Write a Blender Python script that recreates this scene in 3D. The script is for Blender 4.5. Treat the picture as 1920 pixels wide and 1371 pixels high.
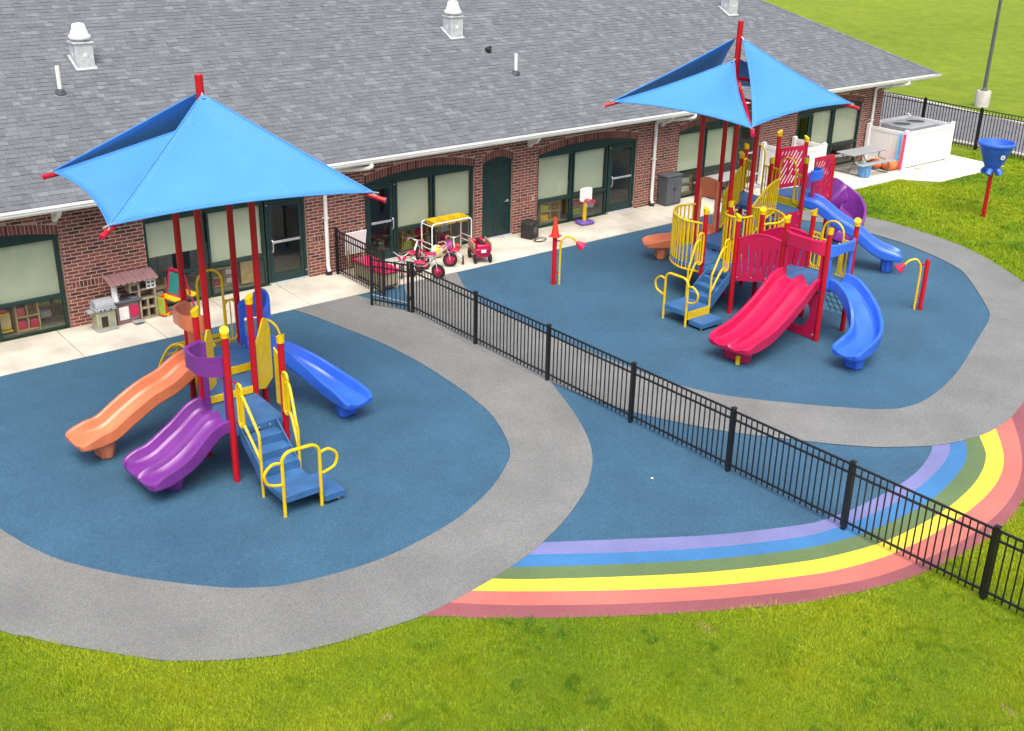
import bpy, math, random
import numpy as np
from mathutils import Vector, Matrix
random.seed(7); RNG = np.random.default_rng(11)
scn = bpy.context.scene
for o in list(bpy.data.objects): bpy.data.objects.remove(o, do_unlink=True)
COL = scn.collection

# ------------------------------------------------------------------ camera, sky, sun, exposure
CAM_LOC = Vector((-4.84, -24.08, 9.38)); YAW, PITCH, ROLL = map(math.radians, (38.68, 23.515, 1.218))
fw = Vector((math.sin(YAW)*math.cos(PITCH), math.cos(YAW)*math.cos(PITCH), -math.sin(PITCH)))
rt = Vector((math.cos(YAW), -math.sin(YAW), 0)); up = rt.cross(fw)
r2 = rt*math.cos(ROLL) + up*math.sin(ROLL); u2 = up*math.cos(ROLL) - rt*math.sin(ROLL)
cd = bpy.data.cameras.new('camera'); cam = bpy.data.objects.new('camera', cd); COL.objects.link(cam)
cam.matrix_world = Matrix(((r2.x, u2.x, -fw.x, CAM_LOC.x), (r2.y, u2.y, -fw.y, CAM_LOC.y), (r2.z, u2.z, -fw.z, CAM_LOC.z), (0, 0, 0, 1)))
cd.lens = 39.956; cd.sensor_width = 36; cd.sensor_fit = 'HORIZONTAL'; cd.clip_start = .1; cd.clip_end = 3000
scn.camera = cam
SUN_EL, SUN_AZ = math.radians(62), math.radians(212)     # azimuth from +Y clockwise
w = bpy.data.worlds.new('World'); scn.world = w; w.use_nodes = True
nt = w.node_tree; bg = nt.nodes['Background']
sky = nt.nodes.new('ShaderNodeTexSky'); sky.sky_type = 'NISHITA'; sky.sun_disc = False
sky.sun_elevation = SUN_EL; sky.sun_rotation = SUN_AZ; sky.dust_density = 6.0; sky.air_density = 1.0; sky.ozone_density = .4
nt.links.new(sky.outputs[0], bg.inputs[0]); bg.inputs[1].default_value = .145
sd = bpy.data.lights.new('sun', 'SUN'); sd.energy = 1.5; sd.angle = math.radians(46); sd.color = (1, .97, .92)
so = bpy.data.objects.new('sun', sd); COL.objects.link(so)
sdir = Vector((math.sin(SUN_AZ)*math.cos(SUN_EL), math.cos(SUN_AZ)*math.cos(SUN_EL), math.sin(SUN_EL)))
so.rotation_euler = sdir.to_track_quat('Z', 'Y').to_euler(); so.location = (0, -10, 30)
scn.view_settings.view_transform = 'Standard'; scn.view_settings.look = 'None'
scn.view_settings.exposure = .74; scn.view_settings.gamma = 1; scn.view_settings.use_curve_mapping = False
scn.render.engine = 'CYCLES'

# ------------------------------------------------------------------ materials
M = {}
def mat(name, col, rough=.5, var=.08, scale=6, bump=0, bscale=60, metal=0, spec=.5, island=0, tint=None, coat=0):
    m = bpy.data.materials.new(name); m.use_nodes = True; n = m.node_tree.nodes; l = m.node_tree.links
    b = n['Principled BSDF']; b.inputs['Roughness'].default_value = rough; b.inputs['Metallic'].default_value = metal
    b.inputs['Specular IOR Level'].default_value = spec; b.inputs['Coat Weight'].default_value = coat
    tc = n.new('ShaderNodeTexCoord'); no = n.new('ShaderNodeTexNoise'); no.inputs['Scale'].default_value = scale; no.inputs['Detail'].default_value = 5
    l.new(tc.outputs['Object'], no.inputs['Vector'])
    mx = n.new('ShaderNodeMix'); mx.data_type = 'RGBA'
    c2 = tint if tint else tuple(c*(1-var*2.2) for c in col)
    c1 = col if tint else tuple(min(1, c*(1+var)) for c in col)
    mx.inputs[6].default_value = (*c1, 1); mx.inputs[7].default_value = (*c2, 1)
    mr = n.new('ShaderNodeMapRange'); mr.inputs[1].default_value = .3; mr.inputs[2].default_value = .72
    l.new(no.outputs[0], mr.inputs[0]); l.new(mr.outputs[0], mx.inputs[0]); out = mx.outputs[2]
    if island:
        g = n.new('ShaderNodeNewGeometry'); oi = n.new('ShaderNodeObjectInfo'); ad = n.new('ShaderNodeMath'); ad.operation = 'ADD'
        l.new(g.outputs['Random Per Island'], ad.inputs[0]); l.new(oi.outputs['Random'], ad.inputs[1])
        fr = n.new('ShaderNodeMath'); fr.operation = 'FRACT'; l.new(ad.outputs[0], fr.inputs[0])
        rp = n.new('ShaderNodeValToRGB'); l.new(fr.outputs[0], rp.inputs[0]); rp.color_ramp.interpolation = 'LINEAR'
        el = rp.color_ramp.elements; stops = island
        el[0].position, el[0].color = stops[0][0], (*stops[0][1], 1); el[1].position, el[1].color = stops[-1][0], (*stops[-1][1], 1)
        for p, c in stops[1:-1]: e = el.new(p); e.color = (*c, 1)
        m2 = n.new('ShaderNodeMix'); m2.data_type = 'RGBA'; m2.blend_type = 'MULTIPLY'; m2.inputs[0].default_value = 1
        l.new(out, m2.inputs[6]); l.new(rp.outputs[0], m2.inputs[7]); out = m2.outputs[2]
    l.new(out, b.inputs['Base Color'])
    if bump:
        bn = n.new('ShaderNodeTexNoise'); bn.inputs['Scale'].default_value = bscale; bn.inputs['Detail'].default_value = 3
        l.new(tc.outputs['Object'], bn.inputs['Vector'])
        bp = n.new('ShaderNodeBump'); bp.inputs['Strength'].default_value = bump; bp.inputs['Distance'].default_value = .01
        l.new(bn.outputs[0], bp.inputs['Height']); l.new(bp.outputs[0], b.inputs['Normal'])
    M[name] = m; return m
def rubber(name, col, speck=.35, sc=70):
    """poured rubber granules: two speckle layers plus broad wear"""
    m = bpy.data.materials.new(name); m.use_nodes = True; n = m.node_tree.nodes; l = m.node_tree.links
    b = n['Principled BSDF']; b.inputs['Roughness'].default_value = .62; b.inputs['Specular IOR Level'].default_value = .5
    tc = n.new('ShaderNodeTexCoord')
    v = n.new('ShaderNodeTexVoronoi'); v.inputs['Scale'].default_value = sc; l.new(tc.outputs['Object'], v.inputs['Vector'])
    n1 = n.new('ShaderNodeTexNoise'); n1.inputs['Scale'].default_value = 22; n1.inputs['Detail'].default_value = 6; n1.inputs['Roughness'].default_value = .75
    n2 = n.new('ShaderNodeTexNoise'); n2.inputs['Scale'].default_value = .55; n2.inputs['Detail'].default_value = 5; n2.inputs['Roughness'].default_value = .62
    for q in (n1, n2): l.new(tc.outputs['Object'], q.inputs['Vector'])
    sep = n.new('ShaderNodeSeparateColor'); l.new(v.outputs['Color'], sep.inputs[0])
    def mr(src, a, b2, lo, hi):
        k = n.new('ShaderNodeMapRange'); k.inputs[1].default_value = a; k.inputs[2].default_value = b2; k.inputs[3].default_value = lo; k.inputs[4].default_value = hi
        l.new(src, k.inputs[0]); return k.outputs[0]
    f1 = mr(sep.outputs[0], 0, 1, 1-speck, 1+speck); f2 = mr(n1.outputs[0], .25, .75, 1-speck*.6, 1+speck*.6); f3 = mr(n2.outputs[0], .3, .7, .82, 1.16)
    a = n.new('ShaderNodeMath'); a.operation = 'MULTIPLY'; l.new(f1, a.inputs[0]); l.new(f2, a.inputs[1])
    c = n.new('ShaderNodeMath'); c.operation = 'MULTIPLY'; l.new(a.outputs[0], c.inputs[0]); l.new(f3, c.inputs[1])
    vm = n.new('ShaderNodeVectorMath'); vm.operation = 'SCALE'; vm.inputs[0].default_value = col; l.new(c.outputs[0], vm.inputs['Scale'])
    # pale scuffs
    n3 = n.new('ShaderNodeTexNoise'); n3.inputs['Scale'].default_value = 3.1; n3.inputs['Detail'].default_value = 9; n3.inputs['Roughness'].default_value = .7; l.new(tc.outputs['Object'], n3.inputs['Vector'])
    mx = n.new('ShaderNodeMix'); mx.data_type = 'RGBA'; l.new(mr(n3.outputs[0], .68, .78, 0, .35), mx.inputs[0]); l.new(vm.outputs[0], mx.inputs[6]); mx.inputs[7].default_value = (.32, .36, .4, 1)
    l.new(mx.outputs[2], b.inputs['Base Color'])
    bp = n.new('ShaderNodeBump'); bp.inputs['Strength'].default_value = .5; bp.inputs['Distance'].default_value = .004; l.new(v.outputs['Distance'], bp.inputs['Height']); l.new(bp.outputs[0], b.inputs['Normal'])
    M[name] = m; return m
RED = (.44, .005, .016); PINK = (.5, .009, .072); YEL = (.72, .49, .004); BLU = (.035, .14, .7); ORA = (.68, .2, .095); PUR = (.17, .03, .25)
mat('red_paint', RED, .35, .05, spec=.4); mat('yellow_paint', YEL, .38, .06, spec=.4); mat('red_plastic', PINK, .3, .07, 3, .05, 200)
mat('blue_plastic', BLU, .28, .08, 2.5, .05, 200); mat('orange_plastic', ORA, .32, .08, 2.5, .05, 200); mat('purple_plastic', PUR, .3, .1, 2.5, .05, 200)
mat('violet_plastic', (.2, .12, .55), .45); mat('black_paint', (.012, .012, .014), .4, .1); mat('bolt', (.55, .55, .55), .35, metal=.6)
mat('steel', (.74, .74, .75), .3, .05, metal=.75); mat('white_metal', (.78, .78, .76), .4, .05); mat('white_vinyl', (.8, .8, .8), .45, .03)
mat('green_frame', (.013, .038, .036), .42, .12, spec=.4); mat('blind', (.50, .53, .40), .8, .05, 1.2); mat('trim_white', (.76, .77, .74), .45, .05, 2)
mat('mortar', (.50, .37, .30), .95, .12, 9, .4, 120)
mat('brick', (.19, .062, .05), .9, .2, 14, .5, 90, island=[(0, (.45, .5, .55)), (.14, (.5, .5, .55)), (.2, (.85, .85, .85)), (.6, (1.05, 1, 1)), (.85, (1.4, 1.3, 1.2)), (1, (1.3, 1.05, .95))])
mat('shingle', (.138, .152, .168), .95, .12, 30, .35, 140, island=[(0, (.82, .82, .83)), (.3, (.92, .92, .93)), (.6, (1., 1, 1)), (.82, (1.06, 1.06, 1.07)), (.91, (1.16, 1.17, 1.18)), (1, (1.3, 1.31, 1.32))])
mat('roof_felt', (.09, .095, .1), .95, .2, 30)
mat('concrete', (.56, .53, .45), .85, .14, 1.1, .25, 80); mat('pale_concrete', (.62, .6, .53), .85, .08, 1.2, .25, 80)
mat('asphalt', (.16, .16, .175), .9, .12, 2, .3, 90); mat('kerb', (.5, .49, .45), .85, .1, 5)
mat('wood', (.5, .33, .13), .5, .15, 8); mat('dark_wood', (.16, .09, .045), .6, .15, 8); mat('room_paint', (.3, .29, .25), .9, .05); mat('room_floor', (.18, .17, .15), .6, .1)
mat('grey_plastic', (.3, .32, .34), .5, .07, 8); mat('dark_grey_plastic', (.085, .095, .11), .55, .1, 5, .1, 100); mat('black_plastic', (.02, .018, .018), .55, .12)
mat('galvanised', (.6, .63, .66), .4, .1, 9, metal=.25); mat('lead', (.06, .065, .085), .7); mat('beige_plastic', (.33, .275, .185), .5, .08); mat('rose_plastic', (.22, .125, .13), .55, .1)
mat('lime_plastic', (.35, .45, .05), .5); mat('teal_board', (.02, .22, .2), .6); mat('cone_red', (.7, .03, .01), .5); mat('tan_plastic', (.5, .36, .2), .5); mat('toy_violet', (.16, .09, .4), .45)
mat('tyre', (.015, .015, .016), .8); mat('cushion_orange', (.75, .2, .06), .7, .1); mat('mat_blue', (.1, .42, .75), .6); mat('mat_pink', (.65, .03, .12), .6); mat('pink_ball', (.55, .08, .4), .5); mat('orange_ball', (.5, .1, .03), .55, .1)
mat('bin_blue', (.1, .28, .55), .5); mat('paper', (.75, .75, .72), .7); mat('yellow_plastic', (.68, .46, .01), .45, .07); mat('olive', (.33, .34, .23), .55)
mat('hotpink_grip', (.6, .12, .2), .5); mat('net_rope', (.02, .09, .1), .7)
rubber('rubber_blue', (.034, .101, .168), .32, 85); rubber('rubber_grey', (.176, .182, .175), .26, 80)
for nm, c in dict(violet=(.165, .175, .37), sky=(.042, .17, .38), green=(.105, .165, .065), yellow=(.74, .6, .05), coral=(.52, .145, .115), maroon=(.25, .075, .085), sage=(.2, .33, .17)).items(): rubber('rubber_'+nm, c, .1, 75)
def deck_mat():
    m = mat('deck_blue', (.045, .155, .36), .5, .12, 4); n = m.node_tree.nodes; l = m.node_tree.links; b = n['Principled BSDF']
    tc = n.new('ShaderNodeTexCoord'); wv = n.new('ShaderNodeTexWave'); wv.bands_direction = 'DIAGONAL'; wv.inputs['Scale'].default_value = 11; l.new(tc.outputs['Object'], wv.inputs['Vector'])
    src = b.inputs['Base Color'].links[0].from_socket; mx = n.new('ShaderNodeMix'); mx.data_type = 'RGBA'; mx.blend_type = 'MULTIPLY'
    rp = n.new('ShaderNodeMapRange'); rp.inputs[1].default_value = .55; rp.inputs[2].default_value = .9; rp.inputs[3].default_value = 0; rp.inputs[4].default_value = .6; l.new(wv.outputs[0], rp.inputs[0])
    l.new(rp.outputs[0], mx.inputs[0]); l.new(src, mx.inputs[6]); mx.inputs[7].default_value = (.35, .35, .4, 1); l.new(mx.outputs[2], b.inputs['Base Color'])
deck_mat()
def fabric():
    m = bpy.data.materials.new('shade_fabric'); m.use_nodes = True; n = m.node_tree.nodes; l = m.node_tree.links
    b = n['Principled BSDF']; b.inputs['Roughness'].default_value = .75; b.inputs['Specular IOR Level'].default_value = .25
    tc = n.new('ShaderNodeTexCoord'); no = n.new('ShaderNodeTexNoise'); no.inputs['Scale'].default_value = 1.6; no.inputs['Detail'].default_value = 6; l.new(tc.outputs['Object'], no.inputs['Vector'])
    mx = n.new('ShaderNodeMix'); mx.data_type = 'RGBA'; mx.inputs[6].default_value = (.062, .25, .66, 1); mx.inputs[7].default_value = (.08, .29, .73, 1); l.new(no.outputs[0], mx.inputs[0]); l.new(mx.outputs[2], b.inputs['Base Color'])
    wv = n.new('ShaderNodeTexNoise'); wv.inputs['Scale'].default_value = 45; wv.inputs['Detail'].default_value = 4; mpv = n.new('ShaderNodeMapping'); mpv.inputs['Scale'].default_value = (3.5, 1, 1); l.new(tc.outputs['Object'], mpv.inputs[0]); l.new(mpv.outputs[0], wv.inputs['Vector'])
    hv = n.new('ShaderNodeHueSaturation'); l.new(mx.outputs[2], hv.inputs['Color']); rv = n.new('ShaderNodeMapRange'); rv.inputs[1].default_value = .3; rv.inputs[2].default_value = .7; rv.inputs[3].default_value = .78; rv.inputs[4].default_value = 1.13; l.new(wv.outputs[0], rv.inputs[0]); l.new(rv.outputs[0], hv.inputs['Value']); l.new(hv.outputs[0], b.inputs['Base Color'])
    bp = n.new('ShaderNodeBump'); bp.inputs['Strength'].default_value = .25; bp.inputs['Distance'].default_value = .004; l.new(wv.outputs[0], bp.inputs['Height']); l.new(bp.outputs[0], b.inputs['Normal'])
    tr = n.new('ShaderNodeBsdfTranslucent'); tr.inputs[0].default_value = (.01, .09, .3, 1); ms = n.new('ShaderNodeMixShader'); ms.inputs[0].default_value = .015
    l.new(b.outputs[0], ms.inputs[1]); l.new(tr.outputs[0], ms.inputs[2]); l.new(ms.outputs[0], n['Material Output'].inputs[0]); M['shade_fabric'] = m
fabric()
def glass():
    m = bpy.data.materials.new('window_glass'); m.use_nodes = True; n = m.node_tree.nodes; l = m.node_tree.links
    for q in list(n):
        if q.type == 'BSDF_PRINCIPLED': n.remove(q)
    t = n.new('ShaderNodeBsdfTransparent'); t.inputs[0].default_value = (.95, .97, .95, 1); g = n.new('ShaderNodeBsdfGlossy'); g.inputs['Roughness'].default_value = .02
    f = n.new('ShaderNodeFresnel'); f.inputs[0].default_value = 1.65; ms = n.new('ShaderNodeMixShader'); ge = n.new('ShaderNodeNewGeometry'); sb = n.new('ShaderNodeMath'); sb.operation = 'SUBTRACT'; sb.inputs[0].default_value = 1; l.new(ge.outputs['Backfacing'], sb.inputs[1]); mu = n.new('ShaderNodeMath'); mu.operation = 'MULTIPLY'; l.new(sb.outputs[0], mu.inputs[0]); l.new(f.outputs[0], mu.inputs[1]); l.new(mu.outputs[0], ms.inputs[0]); l.new(t.outputs[0], ms.inputs[1]); l.new(g.outputs[0], ms.inputs[2])
    l.new(ms.outputs[0], n['Material Output'].inputs[0]); M['window_glass'] = m
glass()
def grassmat(name, vcol):
    m = bpy.data.materials.new(name); m.use_nodes = True; n = m.node_tree.nodes; l = m.node_tree.links; b = n['Principled BSDF']
    b.inputs['Roughness'].default_value = .7; b.inputs['Specular IOR Level'].default_value = .2
    if vcol:
        a = n.new('ShaderNodeAttribute'); a.attribute_name = 'col'; l.new(a.outputs['Color'], b.inputs['Base Color'])
    else:
        tc = n.new('ShaderNodeTexCoord')
        def nz(s, d, ro=.6):
            k = n.new('ShaderNodeTexNoise'); k.inputs['Scale'].default_value = s; k.inputs['Detail'].default_value = d; k.inputs['Roughness'].default_value = ro; l.new(tc.outputs['Object'], k.inputs['Vector']); return k.outputs[0]
        def ramp(src, stops):
            r = n.new('ShaderNodeValToRGB'); e = r.color_ramp.elements; e[0].position, e[0].color = stops[0][0], (*stops[0][1], 1); e[1].position, e[1].color = stops[-1][0], (*stops[-1][1], 1)
            for p, c in stops[1:-1]: q = e.new(p); q.color = (*c, 1)
            l.new(src, r.inputs[0]); return r.outputs[0]
        c1 = ramp(nz(1.3, 8, .72), [(.28, (.13, .215, .010)), (.42, (.18, .26, .012)), (.56, (.235, .3, .016)), (.75, (.31, .34, .03))])
        c2 = ramp(nz(24, 5, .8), [(.25, (.45, .5, .4)), (.5, (.9, .95, .9)), (.75, (1.25, 1.2, 1.1))])
        c3 = ramp(nz(.09, 5), [(.3, (.88, .9, .85)), (.7, (1.1, 1.06, 1.1))])
        x1 = n.new('ShaderNodeMix'); x1.data_type = 'RGBA'; x1.blend_type = 'MULTIPLY'; x1.inputs[0].default_value = 1; l.new(c1, x1.inputs[6]); l.new(c2, x1.inputs[7])
        x2 = n.new('ShaderNodeMix'); x2.data_type = 'RGBA'; x2.blend_type = 'MULTIPLY'; x2.inputs[0].default_value = 1; l.new(x1.outputs[2], x2.inputs[6]); l.new(c3, x2.inputs[7])
        l.new(x2.outputs[2], b.inputs['Base Color'])
        bp = n.new('ShaderNodeBump'); bp.inputs['Strength'].default_value = .9; bp.inputs['Distance'].default_value = .06; l.new(nz(30, 4, .8), bp.inputs['Height']); l.new(bp.outputs[0], b.inputs['Normal'])
    M[name] = m
grassmat('lawn', False); grassmat('blade', True)

# ------------------------------------------------------------------ mesh helpers
ORG = {}
def V(*a): return Vector(a)
def cr(pts, n=8, closed=False):
    """Catmull-Rom through pts, n samples per span"""
    P = [np.array(p, float) for p in pts]; N = len(P); out = []
    rng = range(N if closed else N-1)
    for i in rng:
        if closed: a, b, c, d = P[(i-1) % N], P[i], P[(i+1) % N], P[(i+2) % N]
        else: a = P[i-1] if i else 2*P[0]-P[1]; b, c = P[i], P[i+1]; d = P[i+2] if i+2 < N else 2*P[-1]-P[-2]
        for k in range(n):
            t = k/n; out.append(.5*((2*b)+(c-a)*t+(2*a-5*b+4*c-d)*t*t+(3*b-a-3*c+d)*t**3))
    if not closed: out.append(P[-1])
    return [tuple(p) for p in out]
class MB:
    def __init__(s): s.v = []; s.f = []
    def add(s, vs, fs): o = len(s.v); s.v += [tuple(p) for p in vs]; s.f += [tuple(i+o for i in f) for f in fs]; return s
    def box(s, x0, x1, y0, y1, z0, z1, rz=0, piv=None, rx=0):
        c = [(x, y, z) for z in (z0, z1) for y in (y0, y1) for x in (x0, x1)]
        if rz or rx:
            pv = Vector(piv if piv else ((x0+x1)/2, (y0+y1)/2, (z0+z1)/2)); R = Matrix.Rotation(rz, 3, 'Z') @ Matrix.Rotation(rx, 3, 'X'); c = [tuple(R @ (Vector(p)-pv)+pv) for p in c]
        return s.add(c, [(0, 2, 3, 1), (4, 5, 7, 6), (0, 1, 5, 4), (2, 6, 7, 3), (0, 4, 6, 2), (1, 3, 7, 5)])
    def bar(s, a, b, w, h=None):
        """rectangular bar from a to b, w across, h in the other direction"""
        a, b = Vector(a), Vector(b); h = h or w; t = (b-a).normalized(); q = Vector((0, 0, 1)) if abs(t.z) < .95 else Vector((0, 1, 0)); x = t.cross(q).normalized()*w/2; y = x.cross(t).normalized()*h/2
        c = [p+sx*x+sy*y for p in (a, b) for sy in (-1, 1) for sx in (-1, 1)]
        return s.add(c, [(0, 1, 3, 2), (4, 6, 7, 5), (0, 4, 5, 1), (2, 3, 7, 6), (0, 2, 6, 4), (1, 5, 7, 3)])
    def tube(s, path, r, n=8, cap=True, closed=False):
        P = [Vector(p) for p in path]; N = len(P); rs = r if isinstance(r, (list, tuple)) else [r]*N; vs = []; q = None
        for i in range(N):
            t = (P[(i+1) % N]-P[i-1]) if closed else (P[min(i+1, N-1)]-P[max(i-1, 0)])
            t.normalize()
            if q is None: q = Vector((0, 0, 1)) if abs(t.z) < .9 else Vector((1, 0, 0))
            x = (q - t*q.dot(t)).normalized(); y = t.cross(x); q = x
            for k in range(n): a = 2*math.pi*k/n; vs.append(P[i]+(x*math.cos(a)+y*math.sin(a))*rs[i])
        fs = [(i*n+k, i*n+(k+1) % n, ((i+1) % N)*n+(k+1) % n, ((i+1) % N)*n+k) for i in range(N if closed else N-1) for k in range(n)]
        if cap and not closed: fs += [tuple(range(n-1, -1, -1)), tuple(range((N-1)*n, N*n))]
        return s.add(vs, fs)
    def lathe(s, prof, c=(0, 0, 0), n=20, axis=None):
        """prof [(r,z)] about z (or axis) at c"""
        R = axis.to_track_quat('Z', 'Y').to_matrix() if axis is not None else Matrix.Identity(3); c = Vector(c)
        vs = [c+R @ Vector((r*math.cos(2*math.pi*k/n), r*math.sin(2*math.pi*k/n), z)) for r, z in prof for k in range(n)]; m = len(prof)
        fs = [(i*n+k, i*n+(k+1) % n, (i+1)*n+(k+1) % n, (i+1)*n+k) for i in range(m-1) for k in range(n)] + [tuple(range(n-1, -1, -1)), tuple(range((m-1)*n, m*n))]
        return s.add(vs, fs)
    def prism(s, poly, d0, d1, fn=None):
        """2-D poly extruded between d0 and d1; fn maps (u,v,d)->xyz"""
        fn = fn or (lambda u, v, d: (u, v, d)); n = len(poly)
        vs = [fn(u, v, d0) for u, v in poly]+[fn(u, v, d1) for u, v in poly]
        return s.add(vs, [tuple(range(n-1, -1, -1)), tuple(range(n, 2*n))]+[(i, (i+1) % n, n+(i+1) % n, n+i) for i in range(n)])
    def sweep(s, path, prof, ups=None, cap=True):
        """closed profile [(across, up)] swept on path; frames keep 'across' horizontal"""
        P = [Vector(p) for p in path]; N = len(P); n = 0; vs = []
        for i in range(N):
            t = (P[min(i+1, N-1)]-P[max(i-1, 0)]).normalized(); x = t.cross(Vector((0, 0, 1))).normalized(); u = x.cross(t)
            pr = prof(i/(N-1)) if callable(prof) else prof
            n = len(pr)
            for a, b in pr: vs.append(P[i]+x*a+u*b)
        fs = [(i*n+k, i*n+(k+1) % n, (i+1)*n+(k+1) % n, (i+1)*n+k) for i in range(N-1) for k in range(n)]
        if cap: fs += [tuple(range(n-1, -1, -1)), tuple(range((N-1)*n, N*n))]
        return s.add(vs, fs)
    def rot(s, rz, c=(0, 0, 0)):
        R = Matrix.Rotation(rz, 3, 'Z'); c = Vector(c); s.v = [tuple(R @ (Vector(p)-c)+c) for p in s.v]; return s
    def build(s, name, material, parent=None, bev=0, smooth=None, world=True, kind=None, seg=2):
        me = bpy.data.meshes.new(name)
        if parent is not None: og = ORG.get(parent.name, Vector((0, 0, 0))) if world else Vector((0, 0, 0)); loc = Vector((0, 0, 0))
        else:
            a = np.array(s.v); mn, mx = a.min(0), a.max(0); og = Vector(((mn[0]+mx[0])/2, (mn[1]+mx[1])/2, mn[2])); loc = og
        me.from_pydata([tuple(Vector(p)-og) for p in s.v], [], s.f); me.update()
        me.materials.append(M[material])
        o = bpy.data.objects.new(name, me); COL.objects.link(o); o.location = loc; ORG[o.name] = og
        if parent is not None: o.parent = parent
        if smooth is None: smooth = 35
        if smooth: me.shade_smooth(); me.set_sharp_from_angle(angle=math.radians(smooth))
        if bev:
            b = o.modifiers.new('bevel', 'BEVEL'); b.width = bev; b.segments = seg; b.limit_method = 'ANGLE'; b.harden_normals = False
        if kind: o['kind'] = kind
        return o
def thing(name, label, cat, loc=(0, 0, 0), rz=0, group=None):
    o = bpy.data.objects.new(name, None); COL.objects.link(o); o.empty_display_size = .2; o.location = loc; o.rotation_euler = (0, 0, rz); ORG[o.name] = Vector(loc)
    o['label'] = label; o['category'] = cat
    if group: o['group'] = group
    return o
def tag(o, label, cat, group=None):
    o['label'] = label; o['category'] = cat
    if group: o['group'] = group
    return o
def struct(o): o['kind'] = 'structure'; return o
def copy_tree(o, parent=None):
    c = o.copy(); COL.objects.link(c); c.parent = parent; ORG[c.name] = ORG.get(o.name, Vector((0, 0, 0)))
    for ch in o.children: copy_tree(ch, c)
    return c
def inst(src, name, parent, loc, rz=0):
    o = bpy.data.objects.new(name, src); COL.objects.link(o); o.parent = parent; o.location = Vector(loc)-ORG.get(parent.name, Vector((0, 0, 0))); o.rotation_euler = (0, 0, rz); ORG[o.name] = Vector(loc); return o
def sheet(name, poly, z, material, thick=.003):
    mb = MB(); mb.prism([(p[0], p[1]) for p in poly], z-thick, z); return struct(mb.build(name, material, smooth=0))
def inside(px, py, poly):
    x = np.array([p[0] for p in poly]); y = np.array([p[1] for p in poly]); r = np.zeros(px.shape, bool); j = len(poly)-1
    for i in range(len(poly)):
        c = ((y[i] > py) != (y[j] > py)) & (px < (x[j]-x[i])*(py-y[i])/(y[j]-y[i]+1e-12)+x[i]); r ^= c; j = i
    return r
# ------------------------------------------------------------------ ground and surfacing
mb = MB(); mb.box(-300, 500, -300, 600, -.5, -.005); struct(mb.build('ground', 'lawn', smooth=0))
Lin = [(6.51, -1.77), (6.71, -2.5), (6.89, -3.5), (7.07, -4.5), (7.14, -5.34), (7.16, -6.19), (7.1, -7.38), (7.01, -8.17), (6.86, -8.91), (6.53, -9.74), (6.24, -10.24), (5.94, -10.54), (5.35, -10.97), (4.67, -11.32), (3.97, -11.57), (3.04, -11.74), (2.38, -11.76), (1.81, -11.69), (1.29, -11.57), (.93, -11.42), (.47, -11.1), (-.08, -10.53), (-.61, -9.89), (-1.11, -9.11), (-1.35, -8.56), (-1.5, -8.06), (-1.61, -7.58), (-1.8, -6.2), (-1.9, -4.5), (-1.9, -1.77)]
LoutA = [(8.62, -3.53), (8.46, -2.59), (8.19, -1.77)]
LoutB = [(8.74, -8.37), (8.42, -9.17), (8.14, -9.83), (7.75, -10.58), (7.33, -11.19), (6.87, -11.66), (6.39, -12.05), (5.58, -12.52), (4.86, -12.83), (4.45, -12.97), (4.02, -13.08), (3.61, -13.16), (3.2, -13.22), (2.8, -13.27), (2.31, -13.29), (2.04, -13.27), (1.71, -13.22), (1.28, -13.15), (.84, -13.05), (.46, -12.93), (.08, -12.75), (-.38, -12.48), (-.86, -12.12), (-1.15, -11.8), (-1.51, -11.37), (-1.84, -10.96), (-2.12, -10.56), (-2.36, -10.2), (-3.1, -8.5), (-3.6, -6.5), (-3.9, -4), (-3.9, -1.77)]
Bin = [(11.17, -1.77), (10.68, -2.75), (10.38, -3.7), (10.3, -4.44), (10.31, -5.19), (10.35, -6.17), (10.4, -7.06), (10.45, -7.8), (10.52, -8.62), (10.65, -9.62), (10.9, -10.45), (11.31, -11.15), (12.15, -12.15), (12.82, -12.85), (13.13, -13.1), (13.56, -13.3), (14.25, -13.33), (15.38, -13.1), (16.54, -12.72), (17.86, -12.21), (19.0, -11.78), (19.47, -11.56), (19.82, -11.35), (20.8, -10.49), (21.8, -9.53), (22.2, -9.0), (22.57, -8.08), (22.88, -6.88), (22.9, -5.61), (22.6, -4.2), (21.6, -2.8), (20.3, -1.77)]
Bout1 = [(9.55, -1.77), (9.07, -2.67), (8.62, -3.53), (8.55, -5), (8.6, -7)]
Bout2 = [(8.74, -8.37), (8.83, -9.13), (8.96, -9.84), (9.14, -10.39), (9.35, -10.87), (9.79, -11.7), (10.09, -12.15), (10.87, -13.12), (11.16, -13.46), (11.52, -13.83), (11.8, -14.07), (12.54, -14.54), (13.09, -14.74), (13.62, -14.84), (14.15, -14.85), (14.86, -14.76), (15.74, -14.53), (18.0, -13.9), (20.0, -13.0), (21.5, -12.0), (22.5, -10.75), (23.05, -9.95), (23.67, -8.9), (24.12, -7.7), (24.38, -6.01), (24.36, -5.08), (24.15, -4.4), (23.6, -3.5), (22.8, -2.6), (21.5, -1.77)]
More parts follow.
